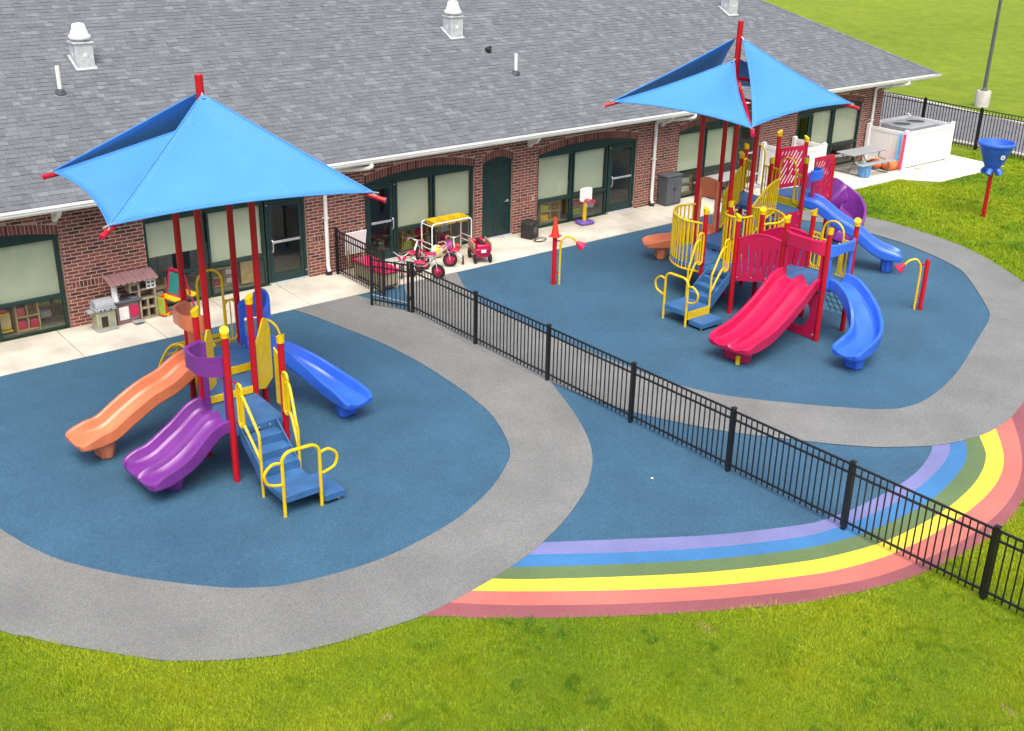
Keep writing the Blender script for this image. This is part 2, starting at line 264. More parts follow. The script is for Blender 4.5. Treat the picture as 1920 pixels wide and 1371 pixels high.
R = [[(4.84, -12.85), (5.8, -13.45), (7.1, -14.25), (8.43, -14.87), (8.94, -15.0), (9.69, -15.07), (10.83, -15.04), (11.59, -14.92), (12.23, -14.71), (12.54, -14.56)],
     [(4.44, -12.97), (5.57, -13.74), (6.85, -14.5), (8.12, -15.09), (8.77, -15.25), (9.34, -15.33), (10.18, -15.36), (11.07, -15.28), (11.91, -15.11), (12.51, -14.91), (12.88, -14.7)],
     [(4.03, -13.08), (4.62, -13.49), (5.35, -13.97), (6.6, -14.72), (7.85, -15.31), (8.56, -15.53), (9.09, -15.63), (9.68, -15.68), (10.65, -15.67), (11.48, -15.54), (12.3, -15.32), (12.84, -15.07), (13.22, -14.79)],
     [(3.61, -13.14), (4.07, -13.5), (5.13, -14.21), (6.35, -14.95), (7.57, -15.54), (8.23, -15.77), (8.98, -15.94), (9.74, -16.0), (10.76, -15.97), (11.72, -15.82), (12.4, -15.62), (12.93, -15.38), (13.23, -15.18), (13.62, -14.84)],
     [(3.2, -13.21), (3.7, -13.6), (4.89, -14.45), (6.1, -15.2), (7.28, -15.78), (7.89, -16.02), (8.62, -16.2), (9.21, -16.27), (9.9, -16.29), (10.95, -16.23), (11.86, -16.09), (12.56, -15.88), (13.14, -15.6), (13.67, -15.24), (14.15, -14.85)],
     [(2.8, -13.27), (3.2, -13.62), (3.66, -13.99), (4.67, -14.7), (5.85, -15.43), (6.99, -16.02), (7.55, -16.26), (8.23, -16.48), (9.04, -16.61), (9.66, -16.66), (10.37, -16.66), (11.35, -16.55), (12.29, -16.31), (13.09, -15.97), (13.72, -15.6), (14.39, -15.13), (14.86, -14.76)],
     [(2.31, -13.29), (2.58, -13.5), (2.93, -13.81), (3.47, -14.22), (4.49, -14.92), (5.65, -15.62), (6.76, -16.22), (7.27, -16.42), (7.99, -16.65), (8.61, -16.79), (9.01, -16.84), (9.71, -16.89), (10.42, -16.88), (11.23, -16.79), (11.97, -16.6), (13.2, -16.15), (14.2, -15.65), (15.2, -15.0), (16.0, -14.45)]]
def ext(c, d=.35):
    a, b = np.array(c[0]), np.array(c[1]); y, z = np.array(c[-1]), np.array(c[-2])
    return [tuple(a+(a-b)/np.linalg.norm(a-b)*d)]+list(c)+[tuple(y+(y-z)/np.linalg.norm(y-z)*d)]
base_poly = [(-3.9, -1.77)]+[(21.5, -1.77)]+cr(Bout2[16:], 4)[::-1]+cr(R[6], 4)[::-1]+cr(LoutB[14:], 4)
sheet('rubber_surface', base_poly, 0, 'rubber_blue', .018)
gA = cr(Lin, 5)+cr(LoutB, 5)[::-1]+[(8.7, -6), (8.64, -4.5)]+cr(LoutA, 4)
sheet('rubber_path', gA, .010, 'rubber_grey')
gB = cr(Bout1, 4)+cr(Bout2, 5)+cr(Bin, 5)[::-1]
sheet('rubber_path', gB, .014, 'rubber_grey')
for i, nm in enumerate(('violet', 'sky', 'green', 'yellow', 'coral', 'maroon')):
    a = cr(ext(R[i]), 5); b = cr(ext(R[i+1]) if i < 5 else R[6], 5)
    sheet('rubber_rainbow_band', a+b[::-1], .005, 'rubber_'+nm)
paved = base_poly
sheet('rubber_pad', [(8.06+1.65*math.cos(t), -20.74+1.65*math.sin(t)) for t in [2*math.pi*k/48 for k in range(48)]], .004, 'rubber_sage', .012)
# concrete walk along the wall, with slabs, and the patio at the far end
pv = MB(); pv.box(-20, 25, -1.765, .3, -.15, -.006); pv.box(25, 31.2, -2.45, .3, -.15, -.006); pv.box(29.2, 34.1, -3.5, -.2, -.15, -.007); pave = struct(pv.build('pavement', 'kerb', smooth=0))
xs = [-20, -18.2, -16.4, -14.6, -12.8, -11, -9, -7.1, -5.3, -3.55, -1.8, -.05, 1.72, 3.5, 5.25, 7.0, 8.72, 10.5, 12.2, 13.95, 15.7, 17.45, 19.2, 20.95, 22.7, 24.45]
for a, b in zip(xs[:-1], xs[1:]):
    s = MB(); s.box(a+.006, b-.006, -1.76, .0, -.006, .012+random.uniform(-.001, .001)); s.build('slab', 'concrete', pave, bev=.006)
for a, b, y0 in ((24.45, 26.3, -2.45), (26.3, 28.2, -2.45), (28.2, 30.1, -2.45)):
    s = MB(); s.box(a+.006, b-.006, y0, 0, -.006, .012); s.build('slab', 'pale_concrete', pave, bev=.006)
s = MB(); s.prism([(30.11, -3.5), (34.05, -3.5), (34.1, -1.0), (34.1, -.2), (30.11, -.2)], -.006, .012); s.build('slab', 'pale_concrete', pave, bev=.006)
s = MB(); s.prism([(29.16, -2.46), (30.10, -2.46), (30.10, -3.48)], -.006, .012); s.build('slab', 'pale_concrete', pave, bev=.006)
# road beyond the far fence
rd = MB(); rd.prism([(36.3, -60), (41.6, -60), (41.7, 0), (43.2, 9), (47, 40), (41, 40), (37.6, 9), (36.4, 0)], -.05, .004); struct(rd.build('road', 'asphalt', smooth=0))
kb = MB()
for sd_, off in ((((41.6, -60), (41.7, 0), (43.2, 9), (47, 40)), .0), (((36.3, -60), (36.4, 0), (37.6, 9), (41, 40)), -.3)):
    for (ax, ay), (bx, by) in zip(sd_[:-1], sd_[1:]): kb.bar((ax+off+.15, ay, .0), (bx+off+.15, by, .0), .28, .16)
struct(kb.build('road_kerb', 'kerb', smooth=0))

# ------------------------------------------------------------------ school building
bld = thing('school_building', 'long red brick building with grey shingle roof and dark green windows', 'building', (15, 0, 0))
# openings: x0, x1, order of lights ('w' window, 'd' glazed door), x-limits of each light, blind bottoms
OP = [(-1.95, 2.06, [('d', -1.9, -.95, None), ('w', -.9, .5, .8), ('w', .6, 2.0, .78)]),
      (3.88, 7.92, [('w', 3.92, 5.3, 1.23), ('w', 5.4, 6.8, .84), ('d', 6.86, 7.9, None)]),
      (9.58, 13.02, [('d', 9.62, 10.52, None), ('w', 10.56, 11.66, .83), ('w', 11.74, 12.98, .83)]),
      (13.28, 14.32, [('s', 13.3, 14.3, None)]),
      (15.22, 19.06, [('w', 15.26, 16.53, .84), ('w', 16.61, 17.9, .86), ('d', 17.96, 19.04, None)]),
      (20.82, 24.68, [('w', 20.86, 22.05, .88), ('w', 22.13, 23.55, .86), ('d', 23.6, 24.66, None)]),
      (26.48, 30.1, [('d', 26.52, 27.36, None), ('w', 27.4, 28.52, .82), ('w', 28.6, 30.06, .84)])]
SP = 2.13; WX0, WX1, WT = -20.0, 31.25, 2.93
def rise(o): return .2 if o[1]-o[0] > 2 else .15
def arch(o, x): c = (o[0]+o[1])/2; return SP+rise(o)*(1-((x-c)/((o[1]-o[0])/2))**2)
wl = MB(); px = WX0
for o in OP:
    wl.box(px, o[0], .0, .3, 0, WT); n = 14; xs_ = [o[0]+(o[1]-o[0])*i/n for i in range(n+1)]
    wl.prism([(x, arch(o, x)) for x in xs_]+[(o[1], WT), (o[0], WT)], .0, .3, lambda u, v, d: (u, d, v)); px = o[1]
wl.box(px, WX1-.012, .0, .3, 0, WT); wl.box(WX1-.3, WX1-.012, .3, 16, 0, WT)
wall = wl.build('wall', 'mortar', bld, smooth=0)
# bricks: running bond, soldier bands and soldier arches
BL, BH, CZ = .25, .08, .059
full, part = [], MB()
def forb(z0, z1):
    out = []
    for o in OP:
        if z0 < SP+.215: out.append((o[0], o[1]))
        else:
            q = (z0+.01-SP-.215)/rise(o)
            if q < 1: h = (o[1]-o[0])/2*math.sqrt(1-q); c = (o[0]+o[1])/2; out.append((c-h, c+h))
    return out
def addbrick(a, b, z0, z1, d=0):
    part.box(a, b, -.004+d, .014, z0, z1)
for k in range(int(WT/BH)):
    z0 = k*BH+.006; z1 = z0+CZ; off = (k % 2)*BL/2; fb = sorted(forb(z0, z1)); spans = []; p = WX0
    for a, b in fb: spans.append((p, a)); p = b
    spans.append((p, WX1))
    band = k in (11, 12)
    for a, b in spans:
        if band and b-a > .4:
            if k == 11:
                x = a+.135
                while x < b-.2: addbrick(x, x+.066, z0, z0+BH+CZ, random.uniform(-.001, .002)); x += .082
            ends = [(a, a+.125), (b-.125, b)]
        else: ends = None
        x = WX0+off-BL
        while x < b:
            lo, hi = max(x, a), min(x+BL-.019, b); x += BL
            if ends is not None:
                for e0, e1 in ends:
                    l2, h2 = max(lo, e0), min(hi, e1)
                    if h2-l2 > .03: addbrick(l2, h2, z0, z1)
                continue
            if hi-lo < .02: continue
            if hi-lo > BL-.025 and lo > 1.9: full.append((lo, z0))
            else: addbrick(lo, hi, z0, z1, random.uniform(-.001, .002))
for o in OP:
    n = round((o[1]-o[0])/.083); pw = (o[1]-o[0])/n
    for i in range(n):
        a = o[0]+i*pw+.008; b = a+pw-.016; za, zb = arch(o, a), arch(o, b)
        part.add([(x, y, z) for y in (-.006, .014) for x, z in ((a, za), (b, zb), (b, zb+.2), (a, za+.2))], [(0, 1, 2, 3), (7, 6, 5, 4), (0, 4, 5, 1), (1, 5, 6, 2), (2, 6, 7, 3), (3, 7, 4, 0)])
full.sort(key=lambda b: (b[0]-1.9)*1.0)
bm_ = MB(); bm_.box(0, BL-.019, -.004, .014, 0, CZ); bme = bpy.data.meshes.new('brick'); bme.from_pydata(bm_.v, [], bm_.f); bme.materials.append(M['brick'])
vis = [b for b in full if b[0] > 2.0][:298]; vs_ = set(vis)
for x, z in vis: inst(bme, 'brick', wall, (x, random.uniform(-.002, .001), z))
for b in full:
    if b not in vs_: addbrick(b[0], b[0]+BL-.019, b[1], b[1]+CZ, random.uniform(-.001, .002))
# return of the right-hand corner
for k in range(int(WT/BH)):
    y = .02+(k % 2)*.12
    while y < 6: part.box(WX1-.02, WX1+.004, y, y+.235, k*BH+.006, k*BH+.006+CZ); y += .25
part.build('brickwork', 'brick', wall, smooth=0, kind='stuff')
def frame(x0, x1, z0, z1, t, y0=.055, y1=.13, tr=None, mb=None):
    m = mb or MB(); m.box(x0, x0+t, y0, y1, z0, z1); m.box(x1-t, x1, y0, y1, z0, z1); m.box(x0+t, x1-t, y0, y1, z0, z0+t); m.box(x0+t, x1-t, y0, y1, z1-t, z1)
    if tr: m.box(x0+t, x1-t, y0, y1, tr-.045, tr+.045)
    return m
def pane(x0, x1, z0, z1, par, y=.095): m = MB(); m.box(x0, x1, y-.004, y+.004, z0, z1); return m.build('pane', 'window_glass', par, smooth=0)
TRZ = .76
for oi, o in enumerate(OP):
    c = (o[0]+o[1])/2; n = 14; xs_ = [o[0]+(o[1]-o[0])*i/n for i in range(n+1)]
    hd = MB(); hd.prism([(x, arch(o, x)-.002) for x in xs_][::-1]+[(o[0], 2.08), (o[1], 2.08)], .05, .14, lambda u, v, d: (u, d, v)); hd.build('head_panel', 'green_frame', bld, bev=.004)
    for kind, a, b, bl in o[2]:
        if kind == 'w':
            w_ = frame(a-.02, b+.02, .0, 2.08, .055, tr=TRZ).build('window', 'green_frame', bld, bev=.004)
            pane(a+.03, b-.03, TRZ+.04, 2.03, w_); pane(a+.03, b-.03, .05, TRZ-.04, w_)
            bd = MB(); nn = 24; r_ = []
            for i in range(nn+1): r_.append((a+.04+(b-a-.08)*i/nn, .17+.0012*math.sin(i*1.1+a)))
            for i in range(nn): bd.add([(r_[i][0], r_[i][1], bl), (r_[i+1][0], r_[i+1][1], bl), (r_[i+1][0], r_[i+1][1], 2.06), (r_[i][0], r_[i][1], 2.06)], [(0, 1, 2, 3)])
            bd.box(a+.04, b-.04, .16, .185, bl-.03, bl); bd.build('blind', 'blind', w_, smooth=60)
        elif kind == 'd':
            d = MB(); frame(a, b, .02, 2.07, .06, .05, .13, mb=d); frame(a+.07, b-.07, .03, 2.0, .085, .06, .115, mb=d); d.box(a+.155, b-.155, .06, .115, .115, .27)
            dr = d.build('door', 'green_frame', bld, bev=.004); pane(a+.15, b-.15, .26, 1.92, dr, .088)
            left = o[2][0][0] == 'd'; hx = b-.12 if left else a+.12; sg = -1 if left else 1
            h = MB(); h.bar((hx+sg*.03, .03, 1.06), (hx+sg*(b-a-.28), .03, 1.06), .035, .06); h.build('push_bar', 'steel', dr, bev=.006)
            h = MB(); h.tube(cr([(hx, .05, 1.12), (hx, -.0, 1.12), (hx, -.03, 1.06), (hx, -.03, .9), (hx, .0, .83), (hx, .05, .83)], 4), .014, 8); h.build('handle', 'steel', dr)
            h = MB(); h.lathe([(.02, 0), (.02, .03)], ((a if not left else b)+(.03 if not left else -.03), .03, 1.98), 10); h.lathe([(.02, 0), (.02, .03)], ((b if not left else a)+(-.03 if not left else .03), .03, .2), 10); h.build('hinge', 'steel', dr)
            s = MB(); s.box(a, b, -.06, .14, .012, .045); s.build('threshold', 'galvanised', dr, bev=.004)
        else:
            d = MB(); frame(a, b, .02, 2.1, .05, .04, .14, mb=d); d.box(a+.05, b-.05, .06, .11, .03, 2.07); dr = d.build('door', 'green_frame', bld, bev=.004)
            dr['label'] = 'solid green six-panel steel door under a small brick arch'
            for xx in (a+.16, (a+b)/2+.05):
                for z0, z1 in ((.18, .72), (.86, 1.5), (1.62, 1.88)):
                    e = MB(); frame(xx, xx+(b-a)/2-.22, z0, z1, .022, .05, .062, mb=e); e.build('door_panel', 'green_frame', dr, bev=.003)
            h = MB(); h.lathe([(.035, 0), (.035, .02), (.012, .03), (.012, .05)], (b-.11, .065, 1.0), 12, Vector((0, -1, 0))); h.bar((b-.11, .01, 1.0), (b-.24, .01, 1.0), .022); h.build('handle', 'steel', dr)
            s = MB(); s.box(a-.02, b+.02, -.05, .14, .012, .04); s.build('threshold', 'galvanised', dr)
# rooms behind the glass
rm = MB(); rm.box(WX0, WX1-.3, .3, 3.2, -.05, .0); struct(rm.build('room_floor', 'room_floor', smooth=0))
rm = MB(); rm.box(WX0, WX1-.3, 3.2, 3.3, 0, 2.7); rm.box(WX0, WX1-.3, .302, 3.3, 2.7, 2.75)
for x in (3.0, 8.7, 14.75, 20.0, 25.6): rm.box(x-.06, x+.06, .305, 3.2, 0, 2.7)
struct(rm.build('room_walls', 'room_paint', smooth=0))
# roof: hip, six-in-twelve
EY, EZ, RX, RY = -.66, 2.95, 33.42, 9.0
def rz_(y): return EZ+.5*(y-EY)
rf = MB(); hip = RX-(RY-EY); lx = -24; BYE = 2*RY-EY
rf.add([(lx, EY, EZ), (RX, EY, EZ), (hip, RY, rz_(RY)), (lx+9.66, RY, rz_(RY)), (RX, BYE, EZ), (lx, BYE, EZ)], [(0, 1, 2, 3), (1, 4, 2), (4, 5, 3, 2), (5, 0, 3), (0, 5, 4, 1)])
roof = rf.build('roof', 'shingle', bld, smooth=0)
A_ = math.atan(.5); T_ = Vector((0, math.cos(A_), math.sin(A_))); N_ = Vector((0, -math.sin(A_), math.cos(A_)))
WS = (.13, .18, .23, .29); EXP = .145
def tab_geo(w_, t=.012):
    c = [Vector((x, 0, 0))+T_*s_+N_*h for s_, h in ((0, -.004), (0, t), (EXP+.03, .003)) for x in (0, w_-.004)]
    return c, [(0, 1, 3, 2), (2, 3, 5, 4), (0, 2, 4), (1, 5, 3)]
TM = {}
for w_ in WS:
    for t in (.010, .017):
        c, f = tab_geo(w_, t); me = bpy.data.meshes.new('shingle'); me.from_pydata([tuple(p) for p in c], [], f); me.materials.append(M['shingle']); TM[(w_, t)] = (me, c, f)
sh = MB(); near = []
for r in range(62):
    o_ = Vector((0, EY, EZ))+T_*(r*EXP)+N_*.004; x = -2.2+random.uniform(0, .3); xe = RX-(o_.y-EY)-.02
    while x < xe-.1:
        w_ = random.choice(WS); t = random.choice((.010, .010, .017))
        if x+w_ > xe: w_ = WS[0]
        if r in range(8, 17) and 1.0 < x < 12 and len(near) < 298 and o_.y < 1.6: near.append((w_, t, (x, o_.y, o_.z)))
        else: me, c, f = TM[(w_, t)]; q = Vector((x, o_.y, o_.z)); sh.add([p+q for p in c], f)
        x += w_
for w_, t, p in near: inst(TM[(w_, t)][0], 'shingle', roof, p)
sh.build('shingle_field', 'shingle', roof, smooth=0, kind='stuff')
hc = MB(); d_ = Vector((-1, 1, .5)).normalized(); L_ = (RY-EY)*1.5
for i in range(int(L_/.16)):
    p = Vector((RX, EY, EZ+.01))+d_*(i*.16); q = p+d_*.2+Vector((0, 0, -.004))
    a, b = Vector((-.1, -.1, -.05)), Vector((.1, .1, -.05)); u = Vector((0, 0, .022))
    hc.add([p+a+u, p+u, p+b+u, q+a+u*.6, q+u*.6, q+b+u*.6], [(0, 1, 4, 3), (1, 2, 5, 4), (0, 3, 5, 2)])
hc.build('hip_cap', 'shingle', roof, smooth=0, kind='stuff')
# eaves: fascia, soffit, gutter, brackets, downspouts
e = MB(); e.box(-20, RX-.08, EY+.03, .0, 2.875, 2.895); e.box(RX-.9, RX-.08, 0, 16, 2.875, 2.895); e.build('soffit', 'trim_white', bld, smooth=0)
e = MB(); e.box(-20, RX-.05, EY+.005, EY+.03, 2.79, 2.945); e.box(RX-.08, RX-.05, EY, 16, 2.79, 2.945); e.build('fascia', 'trim_white', bld, smooth=0)
gp = [(0, 0), (-.07, 0), (-.105, .045), (-.105, .085), (-.125, .1), (-.125, .118), (-.112, .118), (-.1, .1), (-.093, .05), (-.062, .012), (-.012, .012), (-.012, .118), (0, .118)]
e = MB(); e.add([(x, EY+.003+a, 2.815+b) for x in (-20, RX+.09) for a, b in gp], [(i, (i+1) % 13, 13+(i+1) % 13, 13+i) for i in range(13)]+[tuple(range(12, -1, -1)), tuple(range(13, 26))]); e.build('gutter', 'trim_white', bld, smooth=25)
for x in (-4, 2.0, 8.62, 14.85, 19.98, 25.6, 31.12):
    e = MB(); q = [(-.02, 2.87), (-.5, 2.87), (-.5, 2.82)]+[(-.5+.40*(1-math.cos(t)), 2.82-.3*math.sin(t)) for t in [i*math.pi/16 for i in range(1, 8)]]+[(-.1, 2.44), (-.02, 2.44)]
    e.prism(q, x-.05, x+.05, lambda u, v, d: (d, u, v)); e.build('bracket', 'trim_white', bld, bev=.006)
for x in (8.42, 19.72, 30.62):
    e = MB(); sx = .5
    e.tube(cr([(x+sx+.45, EY-.05, 2.83), (x+sx+.42, EY-.05, 2.73), (x+sx+.1, EY+.25, 2.66), (x+.12, -.12, 2.62), (x, -.075, 2.52), (x, -.075, 2.3)], 6)+[(x, -.075, .35), (x, -.08, .2), (x, -.14, .1)], .052, 10)
    ds = e.build('downspout', 'trim_white', bld, smooth=50); b_ = MB(); b_.lathe([(.085, .012), (.085, .09), (.06, .1)], (x, -.1, 0), 14); b_.build('drain_boot', 'black_plastic', ds)
    st = MB(); st.box(x-.07, x+.07, -.13, -.005, 1.45, 1.48); st.build('strap', 'trim_white', ds)
# roof vents
for x in (4.17, 14.8, 26.55):
    y = 3.5; z = rz_(y-.23)
    e = MB(); e.box(x-.21, x+.21, y-.21, y+.21, z-.25, z+.60); e.prism([(x-.25, -.25), (x+.25, -.25), (x+.25, .3), (x-.25, .3)], 0, .03, lambda u, v, d: (u, y+v, rz_(y+v)+d+.02))
    vt = e.build('roof_vent', 'galvanised', bld, bev=.01)
    e = MB(); e.box(x-.24, x+.24, y-.24, y+.24, z+.6, z+.64); e.lathe([(.13, .64), (.13, .72)], (x, y, z), 18); e.build('curb_cap', 'galvanised', vt, bev=.006)
    e = MB(); e.lathe([(.24, .70), (.255, .74), (.24, .78), (.205, .80), (.195, .86), (.17, .9), (.15, 1.0), (.13, 1.03), (.06, 1.05)], (x, y, z), 22); e.build('fan_hood', 'white_metal', vt, smooth=50)
    e = MB(); e.box(x-.04, x+.05, y-.218, y-.209, z+.3, z+.39); e.build('data_plate', 'paper', vt); e = MB(); e.box(x-.218, x-.209, y-.04, y+.05, z+.3, z+.39); e.build('data_plate', 'paper', vt)
for x, y, h in ((3.29, 2.6, .60), (15.66, 1.64, .56)):
    z = rz_(y); e = MB(); e.tube([(x, y, z-.05), (x, y, z+h)], .048, 14); vp = e.build('vent_pipe', 'white_metal', bld)
    e = MB(); e.lathe([(.13, -.06), (.12, .0), (.07, .05), (.055, .07)], (x, y-.02, z+.03), 14, N_); e.build('flashing', 'lead', vp)
e = MB(); e.lathe([(.07, 0), (.07, .1), (.05, .14)], (15.42, 2.62, rz_(2.62)), 12, N_); e.bar((15.3, 2.58, rz_(2.6)+.1), (15.5, 2.62, rz_(2.6)+.16), .1, .06); e.build('vent_flap', 'black_plastic', bld, bev=.01)
# ------------------------------------------------------------------ playground equipment
from mathutils.geometry import tessellate_polygon
def plate(mb, outer, holes, o, u, v, t):
    """flat plate with through-holes; 2-D outline mapped by o+u*a+v*b, thickness t along u x v"""
    o, u, v = Vector(o), Vector(u), Vector(v); n = u.cross(v).normalized()*t/2
    rings = [outer]+holes; tri = tessellate_polygon([[Vector((a, b, 0)) for a, b in r] for r in rings]); pts = [p for r in rings for p in r]; k = len(pts)
    vs = [o+u*a+v*b+n for a, b in pts]+[o+u*a+v*b-n for a, b in pts]
    fs = [tuple(t_) for t_ in tri]+[tuple(i+k for i in reversed(t_)) for t_ in tri]; q = 0
    for r in rings:
        m = len(r)
        for i in range(m): fs.append((q+i, q+(i+1) % m, k+q+(i+1) % m, k+q+i))
        q += m
    mb.add(vs, fs); return mb
def fixn(o):
    import bmesh
    b = bmesh.new(); b.from_mesh(o.data); bmesh.ops.recalc_face_normals(b, faces=b.faces); b.to_mesh(o.data); b.free(); return o
def post(P, x, y, z1, cap=True, r=.057):
    m = MB(); m.lathe([(r, .0), (r, z1-(.16 if cap else 0))], (x, y, 0), 16); o = m.build('post', 'red_paint', P)
    if cap:
        c = MB(); n = 16; a = random.uniform(0, 6.28); R_ = r+.009; lo = z1-.17; vs = []
        for z, rr, sl in ((lo, R_, 0), (lo+.1, R_+.004, 0), (z1-.05, R_+.009, .05)):
            for k in range(n): t = 2*math.pi*k/n; vs.append((x+rr*math.cos(t), y+rr*math.sin(t), z+sl*math.cos(t-a)))
        c.add(vs, [(i*n+k, i*n+(k+1) % n, (i+1)*n+(k+1) % n, (i+1)*n+k) for i in range(2) for k in range(n)]+[tuple(range(2*n, 3*n)), tuple(range(n-1, -1, -1))]); c.build('post_cap', 'yellow_paint', o)
    return o
def deck(P, poly, z, m_='deck_blue'):
    m = MB(); m.prism(poly, z-.03, z); o = m.build('deck', m_, P, bev=.006); e = MB(); n = len(poly)
    for i in range(n):
        a, b = poly[i], poly[(i+1) % n]; e.bar((*a, z-.06), (*b, z-.06), .03, .1)
    e.build('deck_frame', 'deck_blue', o); return o
def uprof(w, h, dbl=False, t=.045):
    """closed slide cross-section: flat rim flanges, rounded troughs (two when dbl)"""
    W = w/2; up_ = [(-W, -t*.3), (-W-.008, h*.5), (-W-.01, h-.02), (-W, h), (-W+.05, h+.004), (-W+.07, h-.012), (-W+.088, h*.62), (-W+.115, h*.28), (-W+.16, .02)]
    if dbl: mid = [(-.2, .0), (-.13, .018), (-.075, h*.3), (-.048, h*.62), (-.028, h*.76), (.028, h*.76), (.048, h*.62), (.075, h*.3), (.13, .018), (.2, 0)]
    else: mid = [(-.08, .002), (0, 0), (.08, .002)]
    top = up_+mid+[(-a, b) for a, b in reversed(up_)]
    return top+[(W-.03, -t), (0, -t-.01), (-W+.03, -t)]
def slide(P, pts, w, h, m_, dbl=False, foot=None, flare=.05, hs=None):
    p1, p0 = Vector(pts[-1]), Vector(pts[-2]); d = p1-p0; d.z = 0; d.normalize()
    path = cr(pts, 9)+[tuple(p1+d*.035), tuple(p1+d*.06+Vector((0, 0, -.002))), tuple(p1+d*.078+Vector((0, 0, -.006)))]
    def pf(s): return uprof(w*(1+flare*max(0, (s-.75)*4))*(1-.22*max(0, (s-.9)/.1)**3), (h if hs is None else hs(s))*(1-.7*max(0, (s-.8)/.2)**1.5), dbl)
    m = MB(); m.sweep(path, pf); sl = m.build('slide', m_, P, smooth=26)
    e = p1; x = d.cross(Vector((0, 0, 1)))
    if foot:
        f = MB(); c = e-d*foot; zt = min(p[2] for p in path[:-4])-.03
        out = []
        for k in range(24):
            t_ = 2*math.pi*k/24; rr = 1 if k % 4 < 2 else .86; out.append((rr*.36*w*math.copysign(abs(math.cos(t_))**.6, math.cos(t_)), rr*.15*math.copysign(abs(math.sin(t_))**.6, math.sin(t_))))
        f.prism(out, 0, 1, lambda u, v, q: tuple(Vector((c.x, c.y, 0))+x*(u*(.8+.25*q))+d*v*(.85+.3*q)+Vector((0, 0, .015+q*zt))))
        f.build('slide_foot', m_, sl, bev=.012)
    return sl
def hood(P, a, b, z0, z1, bulge, m_, zd, legs=True, th=.03, n=14, top=0):
    """sit-down hood: bowed band between two posts with a leg plate at each side"""
    a, b = Vector((*a, 0)), Vector((*b, 0)); d = b-a; L = d.length; d.normalize(); nn = Vector((d.y, -d.x, 0)); path = []
    for i in range(n+1):
        s = i/n; path.append(a+d*(.06+s*(L-.12))+nn*bulge*(1-(2*s-1)**4))
    m = MB(); vs = []
    for i, p in enumerate(path):
        s = i/n; dz = -.07*(1-(2*s-1)**2)
        t = (path[min(i+1, n)]-path[max(i-1, 0)]).normalized(); q = Vector((t.y, -t.x, 0))*th
        for off, z in ((q*.5, z0-dz), (q*1.6, z0-dz+.02), (q*1.6, z1-.02+top*(1-(2*s-1)**2)), (q*.5, z1+top*(1-(2*s-1)**2)), (-q*.5, z1+top*(1-(2*s-1)**2)), (-q*.5, z0-dz)): vs.append(p+off+Vector((0, 0, z)))
    fs = [(i*6+k, i*6+(k+1) % 6, (i+1)*6+(k+1) % 6, (i+1)*6+k) for i in range(n) for k in range(6)]+[tuple(range(5, -1, -1)), tuple(range(n*6, n*6+6))]
    m.add(vs, fs); o = m.build('slide_hood', m_, P, smooth=40)
    if legs:
        for q in (a+d*.1, b-d*.1):
            e = MB(); e.bar(q+nn*.02+Vector((0, 0, zd)), q+nn*.02+Vector((0, 0, z1-.03)), .1, .04); e.build('hood_leg', m_, o, bev=.01)
    return o
def railing(P, path, z0, z1, nb, r=.027, rb=.02, m_='yellow_paint'):
    """bars between a bottom and a top rail following path (x,y[,dz])"""
    pp = [(p[0], p[1], p[2] if len(p) > 2 else 0) for p in path]; sp = cr(pp, 8)
    m = MB(); m.tube([(x, y, z1+d) for x, y, d in sp], r, 8); o = m.build('railing', m_, P); m = MB(); m.tube([(x, y, z0+d) for x, y, d in sp], r, 8); m.build('bottom_rail', m_, o)
    ln = np.cumsum([0]+[math.dist(sp[i][:2], sp[i+1][:2]) for i in range(len(sp)-1)])
    for k in range(nb):
        s = ln[-1]*(k+.5)/nb; i = min(int(np.searchsorted(ln, s)), len(sp)-1); i = max(i, 1); t = (s-ln[i-1])/(ln[i]-ln[i-1]+1e-9); x, y, d = [sp[i-1][j]*(1-t)+sp[i][j]*t for j in range(3)]
        b = MB(); b.tube([(x, y, z0+d), (x, y, z1+d)], rb, 6); b.build('bar', m_, o)
    return o
def loop(P, c, d, w, z0, z1, r=.024, m_='yellow_paint', inner=True, name='grab_loop'):
    """upright oblong loop at c, width w along direction d"""
    c = Vector((c[0], c[1], 0)); d = Vector((d[0], d[1], 0)).normalized(); rr = w/2; pts = []
    for k in range(9): t = math.pi*k/8; pts.append(c+d*(rr*math.cos(t))+Vector((0, 0, z1-rr+rr*math.sin(t))))
    for k in range(9): t = math.pi+math.pi*k/8; pts.append(c+d*(rr*math.cos(t))+Vector((0, 0, z0+rr+rr*math.sin(t))))
    m = MB(); m.tube(pts, r, 8, closed=True)
    if inner: m.tube([c+Vector((0, 0, z0)), c+Vector((0, 0, z1))], r*.75, 8)
    return m.build(name, m_, P)
